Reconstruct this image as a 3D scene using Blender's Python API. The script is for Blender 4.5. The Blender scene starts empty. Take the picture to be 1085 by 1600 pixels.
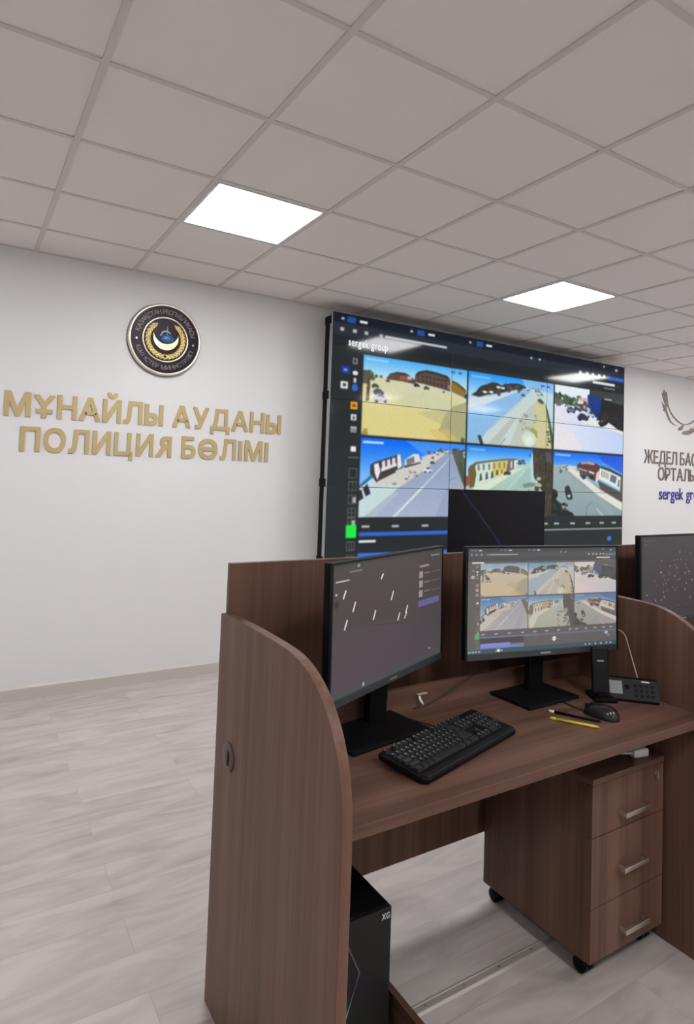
import bpy, bmesh, math, random
import numpy as np
from mathutils import Vector, Matrix

random.seed(7)
rng = np.random.default_rng(7)
scene = bpy.context.scene
COL = scene.collection
R = math.radians

# ---------------------------------------------------------------- camera, world, exposure, room lamps
CH = 2.813                                    # ceiling height
cam_d = bpy.data.cameras.new('camera')
cam = bpy.data.objects.new('camera', cam_d)
COL.objects.link(cam)
scene.camera = cam
cam_d.sensor_fit = 'VERTICAL'
cam_d.sensor_height = 36.0
cam_d.lens = 988.6 / 1600 * 36.0
cam_d.shift_x = (542.5 - 558.4) / 1600
cam_d.shift_y = (696.7 - 800.0) / 1600
cam_d.clip_start = 0.02
yaw, pitch, roll = 0.5607, 0.04674, 0.03494
fw = Vector((math.sin(yaw) * math.cos(pitch), math.cos(yaw) * math.cos(pitch), math.sin(pitch)))
r0 = Vector((math.cos(yaw), -math.sin(yaw), 0))
u0 = r0.cross(fw)
rr = math.cos(roll) * r0 + math.sin(roll) * u0
uu = -math.sin(roll) * r0 + math.cos(roll) * u0
m3 = Matrix((rr, uu, -fw)).transposed()
cam.matrix_world = Matrix.Translation((0.258, -1.010, 1.459)) @ m3.to_4x4()

world = bpy.data.worlds.new('world')
scene.world = world
world.use_nodes = True
world.node_tree.nodes['Background'].inputs['Color'].default_value = (0.8, 0.85, 0.9, 1)
world.node_tree.nodes['Background'].inputs['Strength'].default_value = 0.3
scene.view_settings.view_transform = 'Standard'
scene.view_settings.look = 'None'
scene.view_settings.gamma = 1.0
scene.view_settings.use_curve_mapping = False
scene.view_settings.exposure = 0.0
scene.cycles.max_bounces = 16
scene.cycles.diffuse_bounces = 10
LAMP = 31.5                                    # radiance of the ceiling LED panels
LAMP_COLOR = (1.0, 0.985, 0.995)

# ---------------------------------------------------------------- helpers
def srgb(r, g, b):
    f = lambda c: (c / 255 / 12.92) if c / 255 <= 0.04045 else ((c / 255 + 0.055) / 1.055) ** 2.4
    return (f(r), f(g), f(b), 1.0)

class MB:
    """collects geometry for ONE mesh object"""
    def __init__(self):
        self.bm = bmesh.new()
    def _bevel(self, geom_edges, w, seg):
        if w > 0:
            bmesh.ops.bevel(self.bm, geom=geom_edges, offset=w, segments=seg, profile=0.5, affect='EDGES', clamp_overlap=True)
    def box(self, x0, x1, y0, y1, z0, z1, bevel=0.0, seg=2, mat=None):
        vs = [self.bm.verts.new(p) for p in ((x0, y0, z0), (x1, y0, z0), (x1, y1, z0), (x0, y1, z0),
                                             (x0, y0, z1), (x1, y0, z1), (x1, y1, z1), (x0, y1, z1))]
        fs = [self.bm.faces.new([vs[i] for i in f]) for f in ((3, 2, 1, 0), (4, 5, 6, 7), (0, 1, 5, 4), (1, 2, 6, 5), (2, 3, 7, 6), (3, 0, 4, 7))]
        if mat is not None:
            bmesh.ops.transform(self.bm, matrix=mat, verts=vs)
        es = list({e for f in fs for e in f.edges})
        self._bevel(es, bevel, seg)
        return self
    def prism(self, pts, axis, a, b, bevel=0.0, seg=2, mat=None):
        """outline pts (2-D) extruded along axis from a to b. axis x: pts=(y,z); y: (x,z); z: (x,y)"""
        def P(p, t):
            return {'x': (t, p[0], p[1]), 'y': (p[0], t, p[1]), 'z': (p[0], p[1], t)}[axis]
        va = [self.bm.verts.new(P(p, a)) for p in pts]
        vb = [self.bm.verts.new(P(p, b)) for p in pts]
        n = len(pts)
        f0 = self.bm.faces.new(va[::-1]); f1 = self.bm.faces.new(vb)
        fs = [f0, f1]
        for i in range(n):
            fs.append(self.bm.faces.new((va[i], va[(i + 1) % n], vb[(i + 1) % n], vb[i])))
        bmesh.ops.recalc_face_normals(self.bm, faces=fs)
        if mat is not None:
            bmesh.ops.transform(self.bm, matrix=mat, verts=va + vb)
        if bevel > 0:
            self._bevel(list(set(f0.edges) | set(f1.edges)), bevel, seg)
        return self
    def lathe(self, prof, n=48, mat=None, closed=False):
        """profile (r, z) turned round the z axis"""
        rings = []
        for r, z in prof:
            if r < 1e-6:
                rings.append([self.bm.verts.new((0, 0, z))])
            else:
                rings.append([self.bm.verts.new((r * math.cos(2 * math.pi * k / n), r * math.sin(2 * math.pi * k / n), z)) for k in range(n)])
        fs = []
        pairs = list(zip(rings[:-1], rings[1:]))
        if closed:
            pairs.append((rings[-1], rings[0]))
        for A, B in pairs:
            if len(A) == 1 and len(B) == 1:
                continue
            for k in range(n):
                k2 = (k + 1) % n
                if len(A) == 1:
                    fs.append(self.bm.faces.new((A[0], B[k], B[k2])))
                elif len(B) == 1:
                    fs.append(self.bm.faces.new((A[k], B[0], A[k2])))
                else:
                    fs.append(self.bm.faces.new((A[k], B[k], B[k2], A[k2])))
        bmesh.ops.recalc_face_normals(self.bm, faces=fs)
        for f in fs:
            f.smooth = True
        if mat is not None:
            bmesh.ops.transform(self.bm, matrix=mat, verts=[v for r in rings for v in r])
        return self
    def tube(self, pts, r, n=8, taper=None):
        pts = [Vector(p) for p in pts]
        rings = []
        up = Vector((0, 0, 1))
        for i, p in enumerate(pts):
            t = (pts[min(i + 1, len(pts) - 1)] - pts[max(i - 1, 0)]).normalized()
            a = t.cross(up)
            if a.length < 1e-3:
                a = t.cross(Vector((1, 0, 0)))
            a.normalize(); b = a.cross(t).normalized()
            ri = r if taper is None else r * taper[i]
            rings.append([self.bm.verts.new(p + a * ri * math.cos(2 * math.pi * k / n) + b * ri * math.sin(2 * math.pi * k / n)) for k in range(n)])
        fs = []
        for A, B in zip(rings[:-1], rings[1:]):
            for k in range(n):
                fs.append(self.bm.faces.new((A[k], A[(k + 1) % n], B[(k + 1) % n], B[k])))
        fs.append(self.bm.faces.new(rings[0])); fs.append(self.bm.faces.new(rings[-1]))
        bmesh.ops.recalc_face_normals(self.bm, faces=fs)
        for f in fs[:-2]:
            f.smooth = True
        return self
    def ellipsoid(self, c, r, mat=None, seg=16, rings=10):
        M = Matrix.Translation(c) @ (mat or Matrix.Identity(4)) @ Matrix.Diagonal((r[0], r[1], r[2], 1))
        res = bmesh.ops.create_uvsphere(self.bm, u_segments=seg, v_segments=rings, radius=1.0, matrix=M)
        for v in res['verts']:
            for f in v.link_faces:
                f.smooth = True
        return self
    def mesh(self, me, M):
        b = bmesh.new(); b.from_mesh(me)
        bmesh.ops.transform(b, matrix=M, verts=b.verts)
        t = bpy.data.meshes.new('t'); b.to_mesh(t); b.free()
        self.bm.from_mesh(t); bpy.data.meshes.remove(t)
        return self
    def build(self, name, mat, parent=None, shift=None):
        me = bpy.data.meshes.new(name)
        if shift is not None:
            bmesh.ops.translate(self.bm, verts=self.bm.verts, vec=-Vector(shift))
        self.bm.to_mesh(me); self.bm.free()
        me.materials.append(mat)
        o = bpy.data.objects.new(name, me)
        COL.objects.link(o)
        if parent is not None:
            o.parent = parent
        return o

def thing(name, label, cat, loc=(0, 0, 0), rz=0.0, group=None):
    o = bpy.data.objects.new(name, None)
    o.empty_display_size = 0.05
    COL.objects.link(o)
    o.location = loc; o.rotation_euler = (0, 0, rz)
    o['label'] = label; o['category'] = cat
    if group: o['group'] = group
    return o

def tag(o, label, cat, group=None):
    o['label'] = label; o['category'] = cat
    if group: o['group'] = group
    return o

def structure(o):
    o['kind'] = 'structure'
    return o

def copy_tree(o, parent=None):
    c = o.copy(); COL.objects.link(c)
    if parent is not None: c.parent = parent
    for ch in list(o.children):
        copy_tree(ch, c)
    return c

# ---------------------------------------------------------------- materials
def mat(name, color, rough=0.5, metal=0.0, spec=0.5, emit=None, estr=0.0, bump=None):
    m = bpy.data.materials.new(name); m.use_nodes = True
    nt = m.node_tree; b = nt.nodes['Principled BSDF']
    b.inputs['Base Color'].default_value = color
    b.inputs['Roughness'].default_value = rough
    b.inputs['Metallic'].default_value = metal
    b.inputs['Specular IOR Level'].default_value = spec
    if emit is not None:
        b.inputs['Emission Color'].default_value = emit
        b.inputs['Emission Strength'].default_value = estr
    if bump:
        sc, st = bump
        tc = nt.nodes.new('ShaderNodeTexCoord'); nz = nt.nodes.new('ShaderNodeTexNoise')
        nz.inputs['Scale'].default_value = sc; nz.inputs['Detail'].default_value = 4
        bp = nt.nodes.new('ShaderNodeBump'); bp.inputs['Strength'].default_value = st; bp.inputs['Distance'].default_value = 0.002
        nt.links.new(tc.outputs['Object'], nz.inputs['Vector'])
        nt.links.new(nz.outputs['Fac'], bp.inputs['Height']); nt.links.new(bp.outputs['Normal'], b.inputs['Normal'])
    return m

def wood(name, axis, dark, light, rough=0.42):
    m = bpy.data.materials.new(name); m.use_nodes = True
    nt = m.node_tree; b = nt.nodes['Principled BSDF']; L = nt.links.new
    tc = nt.nodes.new('ShaderNodeTexCoord')
    def layer(s_along, s_across, detail, off):
        mp = nt.nodes.new('ShaderNodeMapping')
        sc = [s_across] * 3; sc['xyz'.index(axis)] = s_along
        mp.inputs['Scale'].default_value = sc; mp.inputs['Location'].default_value = (off, off * 1.7, off * 0.6)
        nz = nt.nodes.new('ShaderNodeTexNoise'); nz.inputs['Scale'].default_value = 1.0
        nz.inputs['Detail'].default_value = detail; nz.inputs['Roughness'].default_value = 0.6; nz.inputs['Distortion'].default_value = 0.25
        L(tc.outputs['Object'], mp.inputs['Vector']); L(mp.outputs['Vector'], nz.inputs['Vector'])
        return nz
    n1 = layer(0.35, 14.0, 3, 3.1); n2 = layer(1.2, 85.0, 4, 8.3)
    mx = nt.nodes.new('ShaderNodeMath'); mx.operation = 'MULTIPLY_ADD'
    mx.inputs[1].default_value = 0.35
    L(n2.outputs['Fac'], mx.inputs[0]); L(n1.outputs['Fac'], mx.inputs[2])
    rp = nt.nodes.new('ShaderNodeValToRGB')
    rp.color_ramp.elements[0].position = 0.48; rp.color_ramp.elements[0].color = dark
    rp.color_ramp.elements[1].position = 0.86; rp.color_ramp.elements[1].color = light
    L(mx.outputs[0], rp.inputs['Fac']); L(rp.outputs['Color'], b.inputs['Base Color'])
    b.inputs['Roughness'].default_value = rough
    b.inputs['Specular IOR Level'].default_value = 0.3
    bp = nt.nodes.new('ShaderNodeBump'); bp.inputs['Strength'].default_value = 0.05; bp.inputs['Distance'].default_value = 0.001
    L(n2.outputs['Fac'], bp.inputs['Height']); L(bp.outputs['Normal'], b.inputs['Normal'])
    return m

WD = (0.084, 0.040, 0.027, 1); WL = (0.178, 0.096, 0.068, 1)
wood_z = wood('walnut_laminate_vertical', 'z', WD, WL)
wood_x = wood('walnut_laminate_lengthwise', 'x', WD, WL)
wood_y = wood('walnut_laminate_crosswise', 'y', WD, WL)

def floor_mat():
    m = bpy.data.materials.new('pale_oak_laminate'); m.use_nodes = True
    nt = m.node_tree; b = nt.nodes['Principled BSDF']; L = nt.links.new
    tc = nt.nodes.new('ShaderNodeTexCoord')
    br = nt.nodes.new('ShaderNodeTexBrick')
    br.offset = 0.37; br.offset_frequency = 2; br.squash = 1.0
    br.inputs['Scale'].default_value = 1.0
    br.inputs['Brick Width'].default_value = 1.25; br.inputs['Row Height'].default_value = 0.165
    br.inputs['Mortar Size'].default_value = 0.0014; br.inputs['Mortar Smooth'].default_value = 0.3
    br.inputs['Bias'].default_value = 0.0
    br.inputs['Color1'].default_value = (0.0, 0, 0, 1); br.inputs['Color2'].default_value = (1, 1, 1, 1)
    br.inputs['Mortar'].default_value = (0.5, 0.5, 0.5, 1)
    L(tc.outputs['Object'], br.inputs['Vector'])
    def layer(sx, sy, det, rough=0.55, dist=0.4):
        mp = nt.nodes.new('ShaderNodeMapping'); mp.inputs['Scale'].default_value = (sx, sy, 1)
        # shift the figure from plank to plank
        ad = nt.nodes.new('ShaderNodeVectorMath'); ad.operation = 'MULTIPLY_ADD'
        ad.inputs[1].default_value = (7.0, 3.0, 5.0)
        L(br.outputs['Color'], ad.inputs[0]); L(tc.outputs['Object'], ad.inputs[2])
        L(ad.outputs[0], mp.inputs['Vector'])
        nz = nt.nodes.new('ShaderNodeTexNoise'); nz.inputs['Scale'].default_value = 1
        nz.inputs['Detail'].default_value = det; nz.inputs['Roughness'].default_value = rough; nz.inputs['Distortion'].default_value = dist
        L(mp.outputs['Vector'], nz.inputs['Vector'])
        return nz
    n1 = layer(2.3, 9, 4, 0.5, 1.2); n2 = layer(4.0, 45, 3); n3 = layer(2.6, 5.0, 3, 0.5, 1.4)
    a = nt.nodes.new('ShaderNodeMath'); a.operation = 'MULTIPLY_ADD'; a.inputs[1].default_value = 0.22
    L(n2.outputs['Fac'], a.inputs[0]); L(n1.outputs['Fac'], a.inputs[2])
    a2 = nt.nodes.new('ShaderNodeMath'); a2.operation = 'MULTIPLY_ADD'; a2.inputs[1].default_value = 0.12
    L(br.outputs['Color'], a2.inputs[0]); L(a.outputs[0], a2.inputs[2])
    a3 = nt.nodes.new('ShaderNodeMath'); a3.operation = 'MULTIPLY_ADD'; a3.inputs[1].default_value = 0.35
    L(n3.outputs['Fac'], a3.inputs[0]); L(a2.outputs[0], a3.inputs[2])
    rp = nt.nodes.new('ShaderNodeValToRGB')
    e = rp.color_ramp.elements
    e[0].position = 0.50; e[0].color = (0.295, 0.267, 0.25, 1)
    e[1].position = 1.02; e[1].color = (0.475, 0.438, 0.416, 1)
    e2 = rp.color_ramp.elements.new(0.74); e2.color = (0.388, 0.357, 0.338, 1)
    L(a3.outputs[0], rp.inputs['Fac'])
    mx = nt.nodes.new('ShaderNodeMix'); mx.data_type = 'RGBA'
    mx.inputs['B'].default_value = (0.30, 0.265, 0.24, 1)
    fm = nt.nodes.new('ShaderNodeMath'); fm.operation = 'MULTIPLY'; fm.inputs[1].default_value = 0.6
    L(br.outputs['Fac'], fm.inputs[0]); L(fm.outputs[0], mx.inputs['Factor'])
    L(rp.outputs['Color'], mx.inputs['A']); L(mx.outputs['Result'], b.inputs['Base Color'])
    b.inputs['Roughness'].default_value = 0.42
    b.inputs['Specular IOR Level'].default_value = 0.4
    bp = nt.nodes.new('ShaderNodeBump'); bp.inputs['Strength'].default_value = 0.12; bp.inputs['Distance'].default_value = 0.002
    L(a.outputs[0], bp.inputs['Height']); L(bp.outputs['Normal'], b.inputs['Normal'])
    return m

M_floor = floor_mat()
M_wall = mat('white_wall_paint', (0.695, 0.697, 0.70, 1), 0.75, bump=(90, 0.06), spec=0.25)
M_tile = mat('ceiling_mineral_tile', (0.78, 0.755, 0.74, 1), 0.9, spec=0.1, bump=(160, 0.15))
M_bar = mat('ceiling_grid_bar', (0.60, 0.585, 0.57, 1), 0.6, spec=0.3)
M_base = mat('pale_baseboard', (0.50, 0.47, 0.43, 1), 0.5)
M_diff = mat('lamp_diffuser', (0.9, 0.9, 0.9, 1), 0.5, emit=(*LAMP_COLOR, 1), estr=LAMP)
M_lframe = mat('lamp_frame_white', (0.75, 0.75, 0.75, 1), 0.4)
M_gold = mat('gold_letter', srgb(186, 166, 118), 0.42, metal=0.25, spec=0.4)
M_taupe = mat('taupe_letter', srgb(112, 101, 92), 0.5)
M_blue = mat('indigo_letter', srgb(58, 50, 150), 0.5)
M_black = mat('black_plastic', (0.004, 0.004, 0.005, 1), 0.5, spec=0.12)
M_black2 = mat('charcoal_plastic', (0.009, 0.009, 0.011, 1), 0.5, spec=0.2)
M_blackm = mat('black_powder_coat', (0.005, 0.005, 0.006, 1), 0.7, spec=0.15)
M_bezel = mat('bezel_black', (0.008, 0.008, 0.009, 1), 0.4, spec=0.3)
M_chin = mat('monitor_chin_grey', (0.045, 0.05, 0.053, 1), 0.35)
M_silver = mat('silver_side', (0.45, 0.45, 0.46, 1), 0.35, metal=0.7)
M_alu = mat('brushed_aluminium', (0.40, 0.37, 0.34, 1), 0.55, metal=0.4)
M_nickel = mat('satin_nickel', (0.72, 0.66, 0.60, 1), 0.28, metal=1.0)
M_white = mat('white_plastic', (0.75, 0.74, 0.72, 1), 0.4)
M_cable = mat('black_cable', (0.02, 0.018, 0.018, 1), 0.5)
M_cable2 = mat('beige_cable', (0.42, 0.33, 0.27, 1), 0.5)
M_key = mat('keycap', (0.014, 0.0145, 0.017, 1), 0.45, spec=0.35)
M_legend = mat('keycap_legend', (0.55, 0.55, 0.56, 1), 0.5)
M_yellow = mat('yellow_paint', (0.72, 0.55, 0.06, 1), 0.35)
M_tip = mat('white_cap', (0.8, 0.78, 0.75, 1), 0.4)
M_navy = mat('emblem_enamel', srgb(30, 20, 32), 0.4, spec=0.2)
M_rim = mat('emblem_silver', (0.74, 0.69, 0.60, 1), 0.3, metal=0.8)
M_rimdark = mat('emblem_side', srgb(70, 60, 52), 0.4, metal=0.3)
M_egold = mat('emblem_gold', (0.72, 0.56, 0.22, 1), 0.3, metal=0.8)
M_eblue = mat('emblem_blue', srgb(44, 92, 150), 0.3)
M_grom = mat('grommet_brown', (0.10, 0.062, 0.048, 1), 0.4)
M_hole = mat('grommet_hole', (0.006, 0.005, 0.005, 1), 0.7)
M_lcd = mat('grey_lcd', (0.20, 0.215, 0.22, 1), 0.25)
M_steel = mat('screw_steel', (0.30, 0.29, 0.28, 1), 0.4, metal=0.9)

def screen_mat(name, rough, base=0.012, strength=1.0, spec=0.5):
    m = bpy.data.materials.new(name); m.use_nodes = True
    nt = m.node_tree; b = nt.nodes['Principled BSDF']
    at = nt.nodes.new('ShaderNodeAttribute'); at.attribute_name = 'picture'
    b.inputs['Base Color'].default_value = (base, base, base, 1)
    b.inputs['Roughness'].default_value = rough
    b.inputs['Specular IOR Level'].default_value = spec
    b.inputs['Emission Strength'].default_value = strength
    nt.links.new(at.outputs['Color'], b.inputs['Emission Color'])
    return m
M_vscreen = screen_mat('video_wall_glass', 0.085, 0.001, 1.0, 0.22)
M_dscreen = screen_mat('matte_monitor_glass', 0.4, 0.010, 1.0, 0.3)

# ---------------------------------------------------------------- lettering (Blender's built-in font)
GLY = {}
def font_mesh(ch, depth):
    cu = bpy.data.curves.new('g', 'FONT'); cu.body = ch; cu.size = 1.0
    cu.extrude = depth / 2; cu.resolution_u = 6
    ob = bpy.data.objects.new('g', cu); COL.objects.link(ob)
    dg = bpy.context.evaluated_depsgraph_get()
    me = bpy.data.meshes.new_from_object(ob.evaluated_get(dg))
    bpy.data.objects.remove(ob); bpy.data.curves.remove(cu)
    return me
def extent(me):
    xs = [v.co.x for v in me.vertices]; return min(xs), max(xs)
STEM = .105
def raw_glyph(ch, depth):
    """plain letter; letters the built-in font draws with overlapping outlines are put together from clean ones"""
    t = MB(); d = depth / 2
    if ch == 'І':
        t.box(0, STEM, 0, CAP, -d, d)
    elif ch in 'ЫЬ':
        p = font_mesh('P', depth); a, b = extent(p)
        t.mesh(p, Matrix.Translation((-a, CAP, 0)) @ Matrix.Diagonal((1, -1, 1, 1)))
        if ch == 'Ы':
            t.box(b - a + .085, b - a + .085 + STEM, 0, CAP, -d, d)
    elif ch == 'Я':
        t.mesh(font_mesh('R', depth), Matrix.Diagonal((-1, 1, 1, 1)))
    elif ch == 'Ө':
        p = font_mesh('O', depth); a, b = extent(p); t.mesh(p, Matrix.Identity(4))
        t.box(a + .06, b - .06, CAP / 2 - .042, CAP / 2 + .042, -d * 1.03, d * 1.03)
    elif ch == 'Ұ':
        p = font_mesh('Y', depth); a, b = extent(p); t.mesh(p, Matrix.Identity(4))
        t.box(a + .06, b - .06, CAP * .27 - .04, CAP * .27 + .04, -d * 1.03, d * 1.03)
    elif ch == 'Ғ':
        p = font_mesh('Г', depth); a, b = extent(p); t.mesh(p, Matrix.Identity(4))
        t.box(a - .07, a + .30, CAP * .46 - .04, CAP * .46 + .04, -d * 1.03, d * 1.03)
    else:
        t.bm.free(); return font_mesh(ch, depth)
    bmesh.ops.recalc_face_normals(t.bm, faces=t.bm.faces)
    me = bpy.data.meshes.new('g'); t.bm.to_mesh(me); t.bm.free()
    return me
def glyph(ch, bold, depth):
    """mesh of one character; weight is added by merging copies shifted round a small square"""
    k = (ch, bold, depth)
    if k not in GLY:
        me = raw_glyph(ch, depth)
        if bold > 0:
            t = MB()
            for j in range(8):
                a = math.pi / 4 * j
                q = 1.0 / max(abs(math.cos(a)), abs(math.sin(a)))
                t.mesh(me, Matrix.Translation((bold * math.cos(a) * q, bold * math.sin(a) * q, depth * .012 * j)))
            me = bpy.data.meshes.new('g'); t.bm.to_mesh(me); t.bm.free()
        GLY[k] = (me, *extent(me))
    return GLY[k]
CAP = .7
_c = glyph('H', 0.0, 0.0)
CAP = max(v.co.y for v in _c[0].vertices)

def layout(text, bold, depth, gap=0.07, space=0.27):
    """[(mesh, x-offset)] and total width, in font units"""
    out = []; x = 0.0
    for ch in text:
        if ch == ' ':
            x += space; continue
        me, a, b = glyph(ch, bold, depth)
        out.append((me, x - a)); x += (b - a) + gap
    return out, x - gap

def letters_on_wall(root, text, x0, x1, z0, cap, y, material, depth=0.006, bold=0.02, gap=0.07, each=True, name='letter'):
    """one mesh per letter, standing on a wall that faces -y; spans x0..x1, baseline z0"""
    lay, w = layout(text, bold, depth * CAP / cap, gap)
    sx = (x1 - x0) / w; sz = cap / CAP
    acc = None if each else MB()
    for me, off in lay:
        M = (Matrix.Translation((x0, y, z0)) @ Matrix.Rotation(R(90), 4, 'X') @ Matrix.Diagonal((sx, sz, sz, 1)) @ Matrix.Translation((off, 0, 0)))
        if each:
            MB().mesh(me, M).build(name, material, root, root.location)
        else:
            acc.mesh(me, M)
    if not each:
        acc.build(name, material, root, root.location)

# ---------------------------------------------------------------- setting
X0, X1, Y0, Y1 = -3.2, 9.8, -4.8, 3.453
structure(MB().box(X0 - .1, X1 + .1, Y0 - .1, Y1 + .1, -0.1, 0).build('floor', M_floor))
ceil = structure(MB().box(X0 - .1, X1 + .1, Y0 - .1, Y1 + .1, CH, CH + 0.1).build('ceiling', M_tile))
structure(MB().box(X0 - .1, X1 + .1, Y1, Y1 + 0.1, 0, CH).build('wall_front', M_wall))
structure(MB().box(X0 - .1, X1 + .1, Y0 - 0.1, Y0, 0, CH).build('wall_back', M_wall))
structure(MB().box(X0 - .1, X0, Y0, Y1, 0, CH).build('wall_left', M_wall))
structure(MB().box(X1, X1 + .1, Y0, Y1, 0, CH).build('wall_right', M_wall))
structure(MB().prism([(Y1 - .014, 0.0), (Y1, 0.0), (Y1, .08), (Y1 - .006, .08), (Y1 - .014, .07)], 'x', X0, X1).build('baseboard_front', M_base))
structure(MB().prism([(X0, 0.0), (X0 + .014, 0.0), (X0 + .014, .07), (X0 + .006, .08), (X0, .08)], 'y', Y0, Y1 - .014).build('baseboard_left', M_base))
structure(MB().prism([(X1 - .014, 0.0), (X1, 0.0), (X1, .08), (X1 - .006, .08), (X1 - .014, .07)], 'y', Y0, Y1 - .014).build('baseboard_right', M_base))
structure(MB().prism([(Y0, 0.0), (Y0 + .014, 0.0), (Y0 + .014, .07), (Y0 + .006, .08), (Y0, .08)], 'x', X0 + .014, X1 - .014).build('baseboard_back', M_base))
# suspended ceiling: T-bars every 60 cm in both directions
g = MB()
k = math.ceil(X0 / .6)
while k * .6 < X1:
    g.box(k * .6 - .0125, k * .6 + .0125, Y0, Y1, CH - .006, CH); k += 1
k = math.ceil(Y0 / .6)
while k * .6 < Y1:
    g.box(X0, X1, k * .6 - .011, k * .6 + .011, CH - .0055, CH); k += 1
g.box(X0, X1, Y1 - .02, Y1, CH - .007, CH)
structure(g.build('trim_1', M_bar))

# ceiling LED panels: every fourth tile
def ceiling_light(x, y, label):
    t = thing('ceiling_light', label, 'ceiling light', (x, y, CH), 0, 'square LED ceiling panels')
    f = MB()
    for a, b, c, d in ((-.2875, .2875, -.2875, -.275), (-.2875, .2875, .275, .2875), (-.2875, -.275, -.275, .275), (.275, .2875, -.275, .275)):
        f.box(a, b, c, d, -.008, 0)
    f.build('lamp_frame', M_lframe, t)
    MB().box(-.275, .275, -.275, .275, -.006, -.001).build('diffuser', M_diff, t)
    return t
ceiling_light(1.5, 2.1, 'lit square ceiling panel nearest the round emblem on the wall')
ceiling_light(3.9, 2.1, 'lit square ceiling panel above the right half of the video wall')
for x in (-0.9, 6.9, 9.3):
    ceiling_light(x, 2.1, 'lit square ceiling panel in the row along the video wall, out of view')
for y, row in ((-1.5, (-0.9, 1.5, 3.9, 6.3, 8.7)), (-3.9, (1.5, 6.3))):
    for x in row:
        ceiling_light(x, y, 'lit square ceiling panel behind the camera, out of view')

# ---------------------------------------------------------------- desks
DX0, DX1, DX2 = 0.91, 2.272, 3.634           # outer faces / divider axes
TOP = 0.75
side_outline = [(0.722, 0.0), (0.722, 1.056), (0.64, 1.061), (0.555, 1.063), (0.47, 1.0635), (0.39, 1.0625), (0.33, 1.0615), (0.292, 1.0595), (0.262, 1.0565),
                (0.236, 1.0515), (0.212, 1.0445), (0.189, 1.0355), (0.165, 1.0235), (0.142, 1.009), (0.122, 0.993), (0.105, 0.976),
                (0.088, 0.956), (0.074, 0.934), (0.060, 0.907), (0.050, 0.880), (0.042, 0.845), (0.037, 0.808), (0.035, 0.765), (0.0345, 0.70), (0.0345, 0.0)]
def side_panel(x0, x1, parent):
    return MB().prism(side_outline, 'x', x0, x1, bevel=.002, seg=2).build('side_panel', wood_z, parent, parent.location)

def desk(name, label, xl, xr, xi0, xi1, left_side=True, right=(None, None)):
    t = thing(name, label, 'desk', (xl, 0.4, 0), 0, 'walnut control room desks')
    L = t.location
    MB().box(xi0, xi1, .088, .567, .722, TOP, .0025).build('worktop', wood_x, t, L)
    MB().box(xi0 - .012 if left_side else xi0, xi1 + .012, .702, .720, .195, 1.198, .0015).build('back_panel', wood_z, t, L)
    MB().box(xi0, xi1, .567, .585, .700, .813, .001).build('cable_rail', wood_x, t, L)
    MB().box(xi0, xi1, .585, .702, .700, .716).build('cable_tray', wood_x, t, L)
    return t
dk = desk('desk', 'walnut desk with the rounded side panel holding two monitors and a keyboard', DX0, DX1, .935, 2.262)
sp = side_panel(.91, .935, dk)
side_panel(2.262, 2.287, dk)
gr = MB().lathe([(0.0, .004), (.008, .004), (.030, .006), (.036, .004), (.038, 0.0), (.036, -.002), (0, -.002)], 40,
                Matrix.Translation((.91, .618, .697)) @ Matrix.Rotation(R(-90), 4, 'Y')).build('cable_grommet', M_grom, dk, dk.location)
MB().box(.902, .9062, .604, .616, .679, .717, .002).build('grommet_slot', M_hole, gr, dk.location)
dk2 = desk('desk', 'walnut desk beyond the divider, only its back panel and star-map monitor visible', 2.287, DX2, 2.287, 3.62, left_side=False)
side_panel(3.62, 3.645, dk2)

# pedestal
PX0, PX1, PY0, PY1, PZ0, PZ1 = 1.895, 2.252, 0.222, 0.665, 0.052, 0.584
pd = thing('drawer_pedestal', 'walnut three-drawer pedestal on castors under the desk', 'drawer unit', (2.07, .44, 0))
L = pd.location
b = MB()
b.box(PX0, PX0 + .016, PY0 + .018, PY1, PZ0, PZ1 - .018, .001)
b.box(PX1 - .016, PX1, PY0 + .018, PY1, PZ0, PZ1 - .018, .001)
b.box(PX0 + .016, PX1 - .016, PY1 - .016, PY1, PZ0, PZ1 - .018, .001)
b.box(PX0 + .016, PX1 - .016, PY0 + .018, PY1 - .016, PZ0, PZ0 + .016, .001)
b.build('carcass', wood_z, pd, L)
MB().box(PX0, PX1, PY0 - .002, PY1, PZ1 - .018, PZ1, .0015).build('pedestal_top', wood_x, pd, L)
for z0, z1, hz, hx in ((.414, .564, .462, 2.078), (.210, .411, .301, 2.075), (.054, .207, .118, 2.085)):
    d = MB().box(PX0 + .001, PX1 - .001, PY0, PY0 + .018, z0, z1, .001).build('drawer', wood_z, pd, L)
    h = MB()
    h.box(hx - .06, hx + .06, PY0 - .030, PY0 - .021, hz - .0075, hz + .0075, .002)
    h.box(hx - .06, hx - .05, PY0 - .022, PY0, hz - .006, hz + .006, .001)
    h.box(hx + .05, hx + .06, PY0 - .022, PY0, hz - .006, hz + .006, .001)
    h.build('handle', M_nickel, d, L)
    if z0 > .4:
        MB().lathe([(0, .004), (.009, .004), (.010, 0)], 20, Matrix.Translation((2.212, PY0, .535)) @ Matrix.Rotation(R(90), 4, 'X')).build('lock', M_grom, d, L)
        MB().box(2.2085, 2.2125, PY0 - .010, PY0 - .003, .520, .549, .001).build('key', M_nickel, d, L)
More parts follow.
